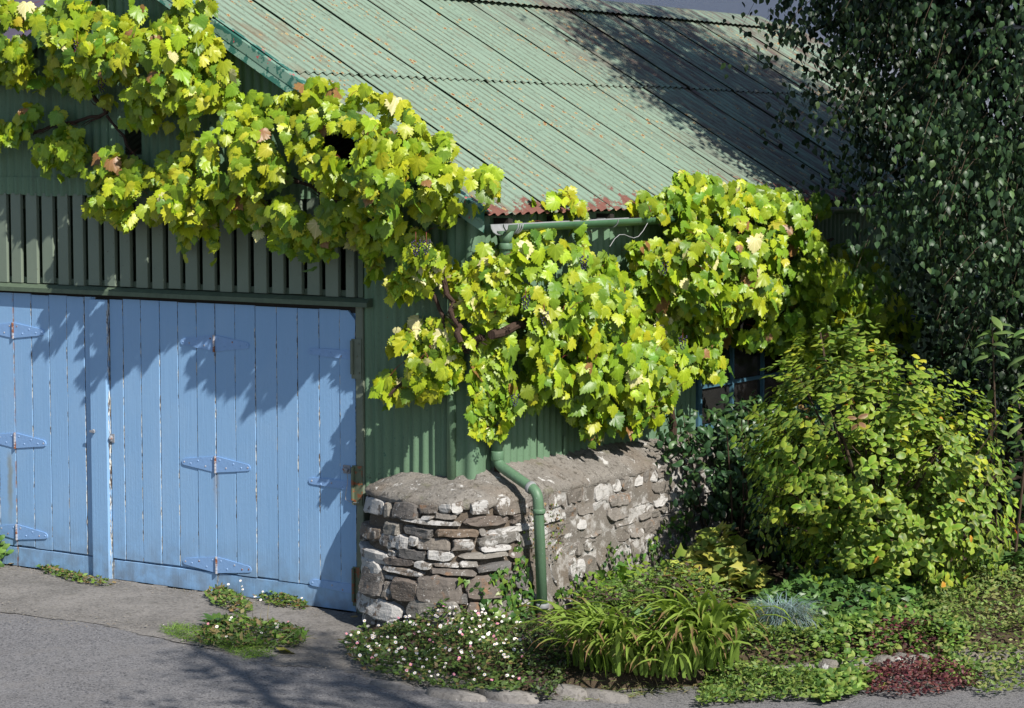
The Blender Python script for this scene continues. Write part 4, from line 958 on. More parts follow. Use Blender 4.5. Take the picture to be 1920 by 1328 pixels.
g3, p3 = make_vine((.1, 2.4, .4), 'deep green grape vine over the eave and window, shaded by the birch', [
    (('S', [(1.55, 2.69), (2.06, 2.74), (2.28, 2.86), (2.59, 2.92), (2.71, 2.78), (2.99, 2.78), (3.5, 2.73), (3.67, 2.49), (3.59, 2.17), (3.51, 1.94), (3.87, 1.67), (3.52, 1.62), (3.18, 1.6), (3.01, 1.69), (2.77, 1.67), (2.37, 1.69), (1.92, 1.8), (1.63, 2.04), (1.59, 2.22), (1.55, 2.33), (1.73, 2.5)], 1600, .46, (.2, .27, .28, .2, .03, .02)), dict(pale=.025)),
    (('S', [(3.5, 2.73), (4.39, 2.68), (4.49, 2.55), (4.03, 2.48), (4.59, 2.26), (5.38, 2.18), (5.91, 1.81), (6.14, 1.44), (5.51, 1.26), (4.43, 1.3), (3.78, 1.48), (3.43, 1.7), (3.59, 2.17)], 2100, .55, (.05, .2, .4, .28, 0, .07)), dict(pale=.0))])
shaggy('stem', wander((.12, 2.3, .5), (.18, 2.2, 1.9), 10, .05, 22), .03, .022, g3, 22)
shaggy('stem', wander((.18, 2.2, 1.9), (.25, 4.6, 2.35), 14, .1, 23), .022, .012, g3, 23)
for v_, pts in ((g1, [(-3.03, -0.36, 3.79), (-2.96, -0.36, 3.75), (-2.81, -0.36, 3.52), (-0.19, -0.36, 2.49), (-0.11, -0.36, 2.49)]), (g2, [(0.42, -0.05, 2.15), (0.42, 0.16, 2.04), (0.42, 0.5, 1.95), (0.42, -0.17, 1.55), (0.42, 0.63, 2.37)]), (g3, [(0.42, 1.66, 2.29), (0.42, 2.8, 2.55), (0.42, 1.92, 1.77), (0.42, 3.69, 2.49)])):
    for p in pts: bunch(p, v_, 24, R_.uniform(.7, .95))

# ------------------------------------------------------------------ ivy and climber on the walls
def wall_ivy(name, label, cat, pts_uz, n, size, pal, d=.03):
    P = sample(pts_uz, n); S = [surf(u, z, d * rng.random() + .012) for u, z in P]; N_ = np.array([[*plan(u)[1], .35] for u, z in P])
    tip = np.array([0, 0, -1.]) + rng.normal(0, .5, (n, 3)); o = leaf_obj(name, IVY, S, tip, N_ + rng.normal(0, .35, (n, 3)), rng.uniform(*size, n), colors(n, pal), M['ivyleaf'], kind='stuff')
    return tag(o, label, cat)
PI_ = [(.035, .085, .022), (.05, .12, .025), (.09, .17, .03), (.16, .25, .035)]
wall_ivy('ivy', 'small dark ivy creeping up the stone wall behind the downpipe', 'ivy', [(1.25, 0), (1.62, 0), (1.60, .28), (1.52, .62), (1.42, .42), (1.36, .50), (1.24, .38), (1.12, .42), (1.22, .30)], 330, (.03, .055), PI_)
wall_ivy('ivy', 'thin ivy sprigs trailing over the lichened long side of the stone wall', 'ivy', [(1.7, .05), (3.2, .0), (3.6, .3), (3.7, .62), (3.3, .50), (2.9, .35), (2.6, .45), (2.4, .28), (2.1, .32), (1.8, .22)], 420, (.03, .05), PI_)
wall_ivy('trailing_weed', 'wiry creeping weed growing on the wall top beside the downpipe bend', 'weed', [(1.6, .48), (1.9, .44), (2.05, .64), (1.95, .8), (1.66, .8), (1.55, .66)], 150, (.012, .024), [(.16, .24, .04), (.22, .13, .06), (.28, .18, .10), (.09, .12, .04)], .05)
def volume(n, lobes, shell=.5):
    """points and outward directions in a union of ellipsoids, thicker towards the skin"""
    L = np.array(lobes, float); wts = L[:, 3] * L[:, 4] * L[:, 5]; i = rng.choice(len(L), n, p=wts / wts.sum()); dirs = norm(rng.normal(0, 1, (n, 3)))
    r = (shell + (1 - shell) * rng.random((n, 1)) ** .6) * (1 + .12 * rng.normal(0, 1, (n, 1)))
    return L[i, :3] + dirs * r * L[i, 3:6], norm(dirs / L[i, 3:6])
n = 6800; p, d = volume(n, [(.42, 2.35, .80, .30, .5, .36), (.50, 2.95, .82, .36, .6, .42), (.70, 3.4, .60, .5, .8, .55), (.38, 2.05, 1.10, .16, .25, .18), (.42, 2.9, 1.05, .28, .5, .22), (.5, 3.5, .95, .35, .5, .25), (1.0, 2.8, .45, .45, .6, .40), (.95, 2.6, .75, .40, .5, .42)])
k = p[:, 2] > .02; p, d = p[k], d[k]; n = len(p)
cl = thing('climbing_shrub', (.5, 2.6, 0), 'dark glossy evergreen climber heaped below the shed window', 'climber')
leaf_obj('foliage', OVAL, p, d * .4 + np.array([0, 0, -.5]) + rng.normal(0, .5, (n, 3)), d + np.array([.3, -.3, .5]) + rng.normal(0, .4, (n, 3)), rng.uniform(.045, .08, n), colors(n, [(.03, .075, .028), (.045, .10, .035), (.025, .06, .025), (.07, .13, .04)]), M['ivyleaf'], parent=cl)
m = MB()
for i in range(16):
    a = R_.uniform(0, 6.28); m.tube([(.5 + .1 * math.cos(a), 2.6 + .2 * math.sin(a), .05), (.5 + .3 * math.cos(a), 2.6 + .45 * math.sin(a), .6), (.5 + .35 * math.cos(a), 2.6 + .6 * math.sin(a), 1.0 + .2 * R_.random())], [.012, .008, .004], 5)
m.build('stem', M['twig'], cl)

# ------------------------------------------------------------------ the big shrub
SB = (2.05, 1.55, .12)
sh = thing('shrub', SB, 'big rounded shrub with oval yellow green leaves and a few red ones', 'shrub')
LOBES = [(1.98, 1.5, 1.12, .74, .7, .62), (2.28, 1.6, .85, .62, .62, .58), (1.72, 1.55, .95, .56, .5, .55), (2.45, 1.65, 1.18, .42, .5, .45), (1.62, 1.6, 1.38, .38, .4, .36), (2.05, 1.5, 1.55, .45, .45, .34), (1.55, 1.35, .72, .30, .35, .28), (2.3, 1.45, .52, .5, .4, .28), (1.9, 1.4, .55, .5, .4, .3), (1.55, 1.7, 1.1, .4, .4, .5), (2.2, 1.22, .42, .6, .32, .26), (1.42, 1.6, 1.25, .36, .4, .45), (1.85, 1.6, 1.72, .5, .45, .26), (2.5, 1.7, .75, .45, .45, .5)]
nt = 2700; tp, td = volume(nt, LOBES, .55)
tz = np.array([fbm(q, 2.6) for q in tp]); k = (tp[:, 2] > .2) & (tz > -.20); tp, td = tp[k], td[k]
sp_, sd_ = volume(46, LOBES, .95)                                     # stray shoots beyond the mass
for a, b in zip(sp_, sd_):
    if a[2] < .5: continue
    g = norm((b + np.array([.1, -.1, .8]) + rng.normal(0, .25, 3))[None])[0]; Ls = rng.uniform(.08, .30); kk = int(3 + Ls * 14)
    tp = np.concatenate([tp, a + g * np.linspace(.02, Ls, kk)[:, None]]); td = np.concatenate([td, np.tile(g, (kk, 1))])
pp, tt, nn, ss, cc, sc2 = [], [], [], [], [], []
base = np.array([2.05, 1.6, .5])
for a, b in zip(tp, td):
    ax = norm((b * .6 + norm((a - base)[None])[0] * .5 + np.array([.05, -.1, .45]))[None])[0]; q = int(rng.integers(4, 7)); s0 = rng.uniform(.045, .078); r0 = rng.uniform(0, 6.28); e1 = np.cross(ax, [.3, .5, .8]); e1 /= np.linalg.norm(e1); e2 = np.cross(ax, e1)
    young = rng.random() < .025 and a[2] > 1.3; c0 = colors(1, [(.15, .285, .03), (.23, .345, .032), (.10, .215, .03), (.37, .40, .03), (.06, .145, .03)], (.36, .18, .26, .06, .14))[0]
    for i in range(q):
        an = r0 + i * 2.4; rad = e1 * math.cos(an) + e2 * math.sin(an); t_ = norm((rad * .9 + ax * rng.uniform(.1, .6) + np.array([0, 0, -.12]))[None])[0]
        pp.append(a - ax * .03 * i * .6 + rng.normal(0, .008, 3)); tt.append(t_); nn.append(ax * 1. - rad * .35 + rng.normal(0, .2, 3)); ss.append(s0 * rng.uniform(.75, 1.15)); sc2.append(float(b @ np.array([.45, -.75, .4])) + rng.normal(0, .15))
        c = c0 * rng.normal(1, .1)
        if young: c = np.array([.22, .10, .075]) * rng.uniform(.7, 1.2)
        if rng.random() < .0016: c = np.array([.62, .05, .025])
        elif rng.random() < .003: c = np.array([.55, .24, .03])
        cc.append(np.clip(c, .004, 1))
pp, tt, nn, ss, cc, sc2 = map(np.array, (pp, tt, nn, ss, cc, sc2)); o = np.argsort(-sc2)
vis = o[:1400]; A = rng.choice(vis, 300, replace=False); Bm = np.ones(len(pp), bool); Bm[A] = False
leaf_parts('leaf', OVAL, pp[A], tt[A], nn[A], ss[A], cc[A], M['shrubleaf'], sh, pool=30, edge=(.46, .44, .09), edge_k=.4)
leaf_obj('foliage', OVAL, pp[Bm], tt[Bm], nn[Bm], ss[Bm], cc[Bm], M['shrubleaf'], parent=sh, edge=(.46, .44, .09), edge_k=.4)
for i in range(9):
    a = 6.28 * i / 9 + R_.uniform(-.3, .3); q = Vector(tp[int(rng.integers(len(tp)))]); b0 = Vector((2.05 + .07 * math.cos(a), 1.58 + .07 * math.sin(a), .08))
    pts = [b0.lerp(q, t) + Vector((.05 * math.sin(t * 4 + i), .04 * math.cos(t * 5 + i), .10 * math.sin(t * 3.1))) for t in np.linspace(0, .97, 8)]
    MB().tube(pts, np.linspace(.022, .006, 8), 7).build('branch', M['twig'], sh)
m = MB()
for i in range(150):
    q = Vector(tp[int(rng.integers(len(tp)))]); c = Vector((2.05, 1.58, .6)); b0 = c.lerp(q, .55) + Vector(rng.normal(0, .05, 3)); m.tube([b0, b0.lerp(q, .6) + Vector((0, 0, .03)), q], [.005, .0035, .002], 4, caps=False)
m.build('twigs', M['twig'], sh, kind='stuff')
# upright shoots with long leaves on the shrub's right
for i, (x, y, z0, z1, dx) in enumerate(((2.75, 2.1, .9, 1.92, .10), (2.92, 2.2, .9, 1.72, .2), (2.60, 2.2, 1.0, 1.98, -.05))):
    lab = ('tall leafy shoot with long drooping oval leaves rising above the shrub', 'shorter leafy shoot beside the right edge of the shrub', 'slim long leaved shoot standing nearest the shrub top')[i]
    s = thing('leafy_shoot', (x, y, .1), lab, 'plant', 'long leaved shoots behind the shrub'); top = Vector((x + dx, y, z1)); bz = Vector((x, y, .1))
    MB().tube([bz, bz.lerp(top, .5) + Vector((.03, 0, 0)), top], [.012, .008, .004], 6).build('stem', M['twig'], s)
    k = 22; f_ = rng.random(k) ** .5; P = np.array([bz.lerp(top, .45 + .55 * q) for q in f_]); a = rng.uniform(0, 6.28, k); rad = np.stack([np.cos(a), np.sin(a), rng.uniform(-.5, .25, k)], 1)
    leaf_parts('leaf', LONG, P, rad, np.array([0, -.2, 1.]) + rng.normal(0, .2, (k, 3)), rng.uniform(.12, .17, k), colors(k, [(.10, .19, .06), (.15, .25, .07), (.08, .15, .05)]), M['shrubleaf'], s, pool=4, edge=(.28, .34, .12), edge_k=.3)

# ------------------------------------------------------------------ low planting
def patch(name, label, cat, poly, n, tm, size, pal, h=(.02, .1), mat='herb', up=.6, wts=None, group=None, edge=None, flat=None, mound=.25):
    poly = np.asarray(poly, float); P = sample(poly, n); d = edgedist(P, poly); k = np.clip(d / mound, .25, 1) ** .7
    g = np.maximum(bed_hv(P), 0.012) if flat is None else np.full(n, flat)
    nz = .65 + .7 * np.array([.5 + fbm((a, b, 5), 5) for a, b in P])
    z = g + h[0] * rng.random(n) + (h[1] - h[0]) * k * nz * rng.random(n) ** .45
    tip = rng.normal(0, 1, (n, 3)); tip[:, 2] = np.abs(tip[:, 2]) * .5 - .1; nor = rng.normal(0, .5, (n, 3)) + np.array([.15, -.3, up + .3])
    o = leaf_obj(name, tm, np.column_stack([P, z]), tip, nor, rng.uniform(*size, n), colors(n, pal, wts), M[mat], kind='stuff', edge=edge, edge_k=.4)
    return tag(o, label, cat, group)
daisy_mesh = {}
def daisy(kind):
    if kind in daisy_mesh: return daisy_mesh[kind]
    v = [(0, 0, .0)]; f = []; mi = []; n = 13
    for i in range(n):
        a = 2 * math.pi * i / n; b = .20; v += [(.5 * math.cos(a - b), .5 * math.sin(a - b), .04), (.5 * math.cos(a + b), .5 * math.sin(a + b), .04)]; f.append((0, len(v) - 2, len(v) - 1)); mi.append(0)
    c = len(v); q = 8; v += [(.19 * math.cos(2 * math.pi * i / q), .19 * math.sin(2 * math.pi * i / q), .05) for i in range(q)] + [(0, 0, .11)]
    f += [(c + i, c + (i + 1) % q, c + q) for i in range(q)]; mi += [1] * q
    me = mesh_of('flower', v, f, [M['pinkpetal' if kind else 'petal'], M['disc']]); me.polygons.foreach_set('material_index', mi); daisy_mesh[kind] = me; return me
def flowers(parent, poly, n, h, flat=None, size=(.014, .022), pink=.14, mound=.25):
    poly = np.asarray(poly, float); P = sample(poly, n); d = edgedist(P, poly); k = np.clip(d / mound, .3, 1) ** .7
    m = MB()
    for (x, y), kk in zip(P, k):
        g = max(bed_h(x, y), .01) if flat is None else flat; z = g + h * kk * R_.uniform(.75, 1.2) + .015
        o = link(bpy.data.objects.new('flower', daisy(R_.random() < pink))); put(o, parent); s = R_.uniform(*size)
        nv = Vector((.35 + R_.gauss(0, .35), -.55 + R_.gauss(0, .3), .8)).normalized(); o.matrix_basis = Matrix.Translation((x, y, z)) @ nv.to_track_quat('Z', 'Y').to_matrix().to_4x4() @ Matrix.Diagonal((s, s, s, 1))
        m.tube([(x - .015, y + .03, g), (x - .003, y + .008, z - .03), (x, y, z)], .0011, 3, caps=False)
    m.build('stalks', M['herb_stem'], parent, kind='stuff')
M['herb_stem'] = m_plain('green_stalk', (.10, .14, .04), .6)
GREEN = [(.08, .15, .03), (.13, .22, .04), (.05, .10, .025), (.20, .27, .05)]
DA = [(-0.35, -0.93), (-0.53, -0.47), (-0.23, -0.76), (-0.15, -0.42), (-0.05, -0.05), (0.26, -0.15), (0.67, -0.44), (1.14, -1.01), (1.27, -1.48), (0.92, -1.55), (0.56, -1.52), (0.17, -1.4)]
fb = thing('daisy_plant', (.2, -.7, 0), 'sprawling mound of small white and pink daisies at the foot of the stone wall', 'daisies')
def patch_part(parent, name, *a, **k):
    o = patch(name, None, None, *a, **k); put(o, parent); return o
patch_part(fb, 'foliage', DA, 5200, SMALL, (.02, .05), [(.08, .14, .035), (.12, .19, .045), (.06, .10, .03), (.20, .13, .07), (.24, .25, .08)], h=(.01, .13), wts=(.3, .3, .2, .1, .1))
flowers(fb, DA, 215, .13)
WD = [(-1.26, -1.22), (-1.45, -0.85), (-1.36, -0.69), (-1.05, -0.69), (-0.74, -0.78), (-0.56, -1.03), (-0.67, -1.2), (-0.86, -1.33), (-1.08, -1.38)]
wp = thing('weed_clump', (-1.1, -.95, 0), 'low weedy clump with grass and a few daisies on the bare apron', 'weeds')
patch_part(wp, 'foliage', WD, 1500, SMALL, (.02, .055), [(.09, .17, .03), (.14, .23, .04), (.07, .11, .03), (.20, .16, .07)], h=(.0, .09), flat=.02)
patch_part(wp, 'grass', [(-1.63, -1.16), (-1.66, -0.97), (-1.4, -0.9), (-0.81, -1.09), (-0.53, -1.36), (-0.62, -1.51), (-1.03, -1.33), (-1.36, -1.3)], 2600, BLADE, (.03, .06), [(.13, .24, .03), (.18, .30, .04), (.10, .18, .03)], h=(.0, .012), flat=.012, up=.1)
flowers(wp, WD, 15, .08, .02)
patch_part(wp, 'seed_stalks', WD, 90, [t_blade(.012, .5)], (.09, .19), [(.16, .2, .06), (.28, .24, .11)], h=(.0, .03), flat=.015, up=.0)
grit = []; gv = []; gf = []
for k in range(700):
    if k < 380: x, y = R_.uniform(-4.6, -.9), -.05 - abs(R_.gauss(0, .10))
    else:
        x = R_.uniform(-3.8, .9); y = -1.18 + .12 * math.sin(x * 3) + R_.gauss(0, .14) - .12 * max(0, x)
    s = R_.uniform(.003, .0095) * (1.3 if k % 17 == 0 else 1); b = len(gv); a = R_.uniform(0, 1.5); c_, s_ = math.cos(a) * s, math.sin(a) * s
    gv += [(x + c_, y + s_, .016), (x - s_, y + c_, .016), (x - c_, y - s_, .016), (x + s_, y - c_, .016), (x + s * .2, y, .016 + s * R_.uniform(.5, .9))]
    gf += [(b, b + 1, b + 4), (b + 1, b + 2, b + 4), (b + 2, b + 3, b + 4), (b + 3, b, b + 4)]
tag(obj('gravel', gv, gf, M['coping'], kind='stuff'), 'loose grit along the door foot and the apron edge', 'grit')
def rosette(parent, c, n, size, pal, lean=.5, tm=LONG, mat='herb', pool=3):
    a = np.arange(n) * 2.4 + rng.uniform(0, 6); e = rng.uniform(.1, lean + .5, n); tip = np.stack([np.cos(a), np.sin(a), e], 1); P = np.tile(np.array(c, float), (n, 1)) + np.array([0, 0, 1]) * rng.uniform(0, size[0] * .3, (n, 1))
    leaf_parts('leaf', tm, P, tip, np.stack([-np.cos(a) * e * .7, -np.sin(a) * e * .7, np.ones(n)], 1), rng.uniform(*size, n), colors(n, pal), M[mat], parent, pool=pool)
dk = thing('dock_plant', (-1.38, -0.89, 0.02), 'broad leaved green weed standing in the middle of the apron clump', 'weed'); rosette(dk, (-1.38, -0.89, 0.02), 16, (.09, .16), [(.07, .15, .03), (.10, .19, .04)], .5)
for poly, n, lab in (([(-3.89, 0), (-3.71, 0.02), (-3.12, -0.17), (-2.94, -0.17), (-2.89, -0.28), (-3.17, -0.27), (-3.52, -0.18)], 420, 'straggly green weeds growing along the foot of the left blue door'), ([(-2.15, -0.12), (-2.08, 0.05), (-1.73, -0.17), (-1.51, -0.4), (-1.57, -0.5), (-1.86, -0.37)], 620, 'tangled weeds with dry leaves at the foot of the middle door joint'), ([(-1.77, -0.04), (-1.66, 0.17), (-1.34, -0.03), (-1.24, -0.18), (-1.45, -0.2)], 480, 'small weedy tuft with daisies below the right blue door')):
    o = patch('weeds', lab, 'weeds', poly, n, SMALL, (.02, .05), [(.11, .19, .04), (.17, .26, .05), (.24, .17, .08), (.08, .13, .03)], h=(0, .07), flat=.015, mound=.08)
d3 = thing('daisy_plant', (-1.5, -.2, 0), 'thin straggling daisies against the bottom of the blue doors', 'daisies'); flowers(d3, [(-2.14, -0.1), (-1.89, -0.06), (-1.39, -0.05), (-1.19, -0.19), (-1.51, -0.24), (-1.92, -0.3)], 8, .12, .012, mound=.1)
lp = thing('garden_plant', (-4.25, -.15, 0), 'leafy green plant at the far left end of the blue doors', 'plant')
n = 380; p, d = volume(n, [(-4.30, -.18, .12, .22, .14, .16)]); leaf_obj('foliage', OVAL, p, d + np.array([0, 0, .4]), d + np.array([.2, -.3, .5]), rng.uniform(.04, .075, n), colors(n, [(.07, .15, .03), (.11, .21, .04), (.15, .25, .05)]), M['herb'], parent=lp)
for sgn in range(5): MB().tube([(-4.3, -.17, 0), (-4.3 + R_.uniform(-.12, .12), -.2, .2)], .006, 5).build('stem', M['twig'], lp)

# strap leaved lilies
def strap_mesh(k):
    r = random.Random(k); L = 1.; n = 9; wd = .026; rise = r.uniform(.50, .72); pts = []
    a = math.radians(r.uniform(66, 88)); x = z = 0; bend_ = r.uniform(2.1, 3.0); brown = r.uniform(.72, 1.6)
    v = []; cols = []; g0 = np.array([.18, .28, .05]) * r.uniform(.8, 1.2); g1 = np.array([.26, .36, .065]) * r.uniform(.85, 1.15); b = np.array([.26, .16, .08]) * r.uniform(.7, 1.2)
    for i in range(n + 1):
        t = i / n; w_ = wd * (.75 + .6 * t) * (1 - max(0, t - .55) / .45) ** .8 + .001; y = .03 * math.sin(t * 3 + k)
        v += [(x, y - w_, z + .007), (x, y, z - .002), (x, y + w_, z + .007)]
        c = g0 * (1 - t) + g1 * t if t < brown else b; cols += [c] * 3
        x += math.cos(a) / n; z += math.sin(a) / n; a -= bend_ / n * (.3 + 1.4 * t)
    f = []
    for i in range(n):
        for s in (0, 1): f += [(i * 3 + s, i * 3 + s + 1, i * 3 + s + 4, i * 3 + s + 3)]
    me = mesh_of('leaf', v, f, M['blade'], True); at = me.color_attributes.new('leaf_colour', 'FLOAT_COLOR', 'POINT'); at.data.foreach_set('color', np.concatenate([np.array(cols), np.ones((len(cols), 1))], 1).astype(np.float32).ravel()); return me
STR = [strap_mesh(k) for k in range(18)]
def lily(loc, label, n, spread, size, yaw, yawspread, seed):
    g = thing('lily_clump', loc, label, 'lily', 'strap leaved lily clumps by the lane'); r = random.Random(seed)
    for i in range(n):
        o = link(bpy.data.objects.new('leaf', r.choice(STR))); put(o, g); a = yaw + r.gauss(0, yawspread); s = r.uniform(*size); c = Vector(loc) + Vector((r.gauss(0, spread[0]), r.gauss(0, spread[1]), 0))
        o.matrix_basis = Matrix.Translation(c) @ Matrix.Rotation(a, 4, 'Z') @ Matrix.Rotation(r.gauss(0, .16), 4, 'X') @ Matrix.Rotation(r.gauss(0, .12), 4, 'Y') @ Matrix.Scale(s * 1.17, 4)
lily((1.54, -0.84, 0.11), 'left hand lily clump drooping over the lane edge beside the downpipe', 150, (.10, .10), (.32, .52), -2.0, .95, 1)
lily((1.90, -0.53, 0.12), 'right hand lily clump with long arching leaves leaning towards the kerb', 150, (.10, .10), (.36, .58), -1.1, .75, 2)
lily((1.77, -0.78, 0.09), 'lily clump in the middle with brown withered leaf tips', 110, (.12, .06), (.28, .42), -1.5, .6, 3)
lm = thing('mantle_plant', (1.60, -0.62, 0.1), 'blue green scalloped leaves of a low plant between the two lily clumps', 'plant')
n = 110; p, d = volume(n, [((1.60, -0.62, 0.1)[0], (1.60, -0.62, 0.1)[1], .26, .16, .15, .13)], .6); leaf_parts('leaf', ROUND, p, d + np.array([.1, -.4, -.2]), d * .7 + np.array([.2, -.45, .8]), rng.uniform(.05, .085, n), colors(n, [(.10, .20, .08), (.13, .24, .10), (.16, .27, .07)]), M['herb'], lm, pool=8)
MB().tube([((1.60, -0.62, 0.1)[0], (1.60, -0.62, 0.1)[1], .05), ((1.60, -0.62, 0.1)[0], (1.60, -0.62, 0.1)[1], .24)], .012, 6).build('stem', M['twig'], lm)
patch('oregano', 'dark purplish oregano sprawling between the daisies and the lilies', 'herb', [(0.71, -0.73), (0.61, -0.34), (0.8, -0.31), (1.06, -0.5), (1.4, -1.13), (1.5, -1.45), (1.39, -1.45), (1.1, -1.08)], 2600, SMALL, (.018, .04), [(.05, .075, .03), (.08, .05, .045), (.08, .13, .035), (.11, .16, .04)], h=(.02, .20))
patch('oregano', 'brown flowered oregano filling the bed behind the lily clumps', 'herb', [(0.81, -0.2), (0.63, 0.27), (0.62, 0.88), (0.96, 1.33), (1.37, 0.96), (1.53, 0.37), (1.34, 0.05), (1.06, -0.04)], 3600, SMALL, (.02, .042), [(.08, .13, .035), (.12, .20, .04), (.09, .06, .05), (.16, .25, .05)], h=(.02, .26))
patch('cranesbill', 'lime and yellow lobed leaves under the left side of the shrub', 'plant', [(0.69, 1.15), (0.48, 1.83), (0.8, 2.16), (1.29, 1.55), (1.48, 1.03), (1.18, 0.94), (0.89, 0.96)], 620, IVY, (.06, .11), [(.22, .32, .05), (.34, .37, .06), (.14, .24, .05), (.42, .38, .07)], h=(.08, .42), edge=(.45, .42, .12))
patch('cranesbill', 'fresh green cut leaves growing against the foot of the stone wall', 'plant', [(0.52, 0.39), (0.35, 0.92), (0.41, 1.66), (0.68, 1.26), (0.77, 0.56), (0.75, 0.14)], 420, IVY, (.05, .09), [(.16, .28, .04), (.24, .34, .05), (.10, .20, .04)], h=(.05, .30))
patch('ground_ivy', 'dense small leaved green cover spilling over the kerb beside the lilies', 'ground cover', [(1.79, -0.3), (1.52, 0.53), (1.76, 0.5), (2.15, 0.57), (2.43, 0.3), (2.74, -0.42), (2.61, -0.63), (2.43, -0.78), (2.29, -0.95), (2.22, -1.08), (1.99, -0.59)], 7200, SMALL, (.022, .045), [(.11, .19, .04), (.17, .25, .05), (.07, .13, .03), (.22, .28, .07)], h=(.0, .10))
patch('ground_ivy', 'glossy dark ivy carpeting the shade under the big shrub', 'ivy', [(1.7, 0.48), (1.35, 1.5), (1.42, 2.24), (2.1, 2.46), (2.65, 1.51), (2.66, 0.83), (2.27, 0.48), (1.91, 0.34)], 3200, IVY, (.035, .065), [(.05, .11, .03), (.08, .16, .04), (.11, .21, .045)], h=(.0, .12), mat='ivyleaf')
patch('ground_ivy', 'bright mixed leafy cover round the purple patch', 'ground cover', [(2.26, 0.29), (2.31, 0.69), (2.51, 1.02), (2.85, 1.05), (3.19, 0.46), (3.12, 0.25), (2.71, 0.5), (2.84, -0.43), (2.75, -0.65), (2.55, -0.38)], 4200, OVAL, (.028, .06), [(.12, .22, .04), (.18, .29, .055), (.08, .16, .035), (.24, .31, .07)], h=(.0, .13))
patch('moss_phlox', 'feathery pale green mat at the right end of the bed', 'ground cover', [(2.64, 0.27), (2.45, 1.08), (2.27, 1.89), (2.23, 2.78), (2.72, 3.11), (3.7, 0.55), (3.54, 0.24), (3.46, -0.02), (3.2, 0.21)], 7500, SMALL, (.02, .045), [(.15, .22, .05), (.20, .27, .07), (.26, .28, .09), (.10, .17, .04)], h=(.0, .13), up=.4)
patch('purple_sedum', 'dark burgundy fleshy mat spilling onto the asphalt', 'ground cover', [(2.62, -0.06), (2.45, 0.47), (2.43, 0.82), (2.55, 1.09), (2.81, 0.98), (3.17, 0.52), (3.31, 0.31), (3.23, -0.02), (3.09, -0.27), (2.84, -0.28)], 3400, OVAL, (.018, .032), [(.10, .028, .035), (.15, .045, .05), (.065, .02, .028), (.19, .08, .07)], h=(.0, .10), mound=.18)
patch('grass', 'thin fringe of grass and leaf litter along the lane edge', 'grass', [(1.34, -1.2), (1.66, -0.75), (1.95, -0.64), (2.42, -0.24), (2.75, -0.1), (3.28, 0.41), (3.33, 0.77), (3.38, 0.67), (3.34, 0.28), (2.81, -0.22), (2.49, -0.38), (2.01, -0.75), (1.81, -1.12), (1.52, -1.38)], 900, BLADE, (.03, .07), [(.14, .2, .05), (.2, .25, .07), (.3, .25, .12)], h=(0, .015), up=.1)
fs = thing('fescue_tuft', (2.07, 0.24, 0.2), 'spiky silver blue grass tuft in front of the shrub', 'ornamental grass')
n = 900; a = rng.uniform(0, 6.28, n); e = rng.uniform(.15, 1.5, n) ** 1.; P = np.array((2.07, 0.24, 0.2)) + np.stack([rng.normal(0, .05, n), rng.normal(0, .05, n), rng.uniform(0, .04, n)], 1)
leaf_obj('blades', [t_blade(.010, 1.2)], P, np.stack([np.cos(a), np.sin(a), e], 1), np.stack([-np.cos(a), -np.sin(a), np.ones(n)], 1), rng.uniform(.14, .27, n), colors(n, [(.24, .33, .36), (.30, .40, .43), (.20, .28, .27), (.36, .33, .22)], (.35, .3, .25, .1)), M['herb'], parent=fs)
for i, (c, n_, s, lab) in enumerate([((2.69, 1.16, 0.18), 1, 0.17, 'single whorled green spurge at the front of the bed'), ((2.68, 2.07, 0.2), 7, 0.13, 'bushy green spurge at the right edge beneath the shrub'), ((2.55, 0.85, 0.15), 1, 0.09, 'tiny spurge rosette low among the ground cover')]):
    e = thing('spurge_plant', c, lab, 'plant', 'whorled green spurges'); c = np.array(c)
    for q in range(n_):
        b = c + np.array([rng.normal(0, .10), rng.normal(0, .10), rng.uniform(.04, .22) * (1 if n_ > 1 else .3)]); rosette(e, b, 13, (s * .8, s * 1.2), [(.10, .20, .06), (.14, .25, .07), (.08, .16, .05)], .4, pool=2); MB().tube([tuple(c), tuple(b)], .008, 5).build('stem', M['twig'], e)
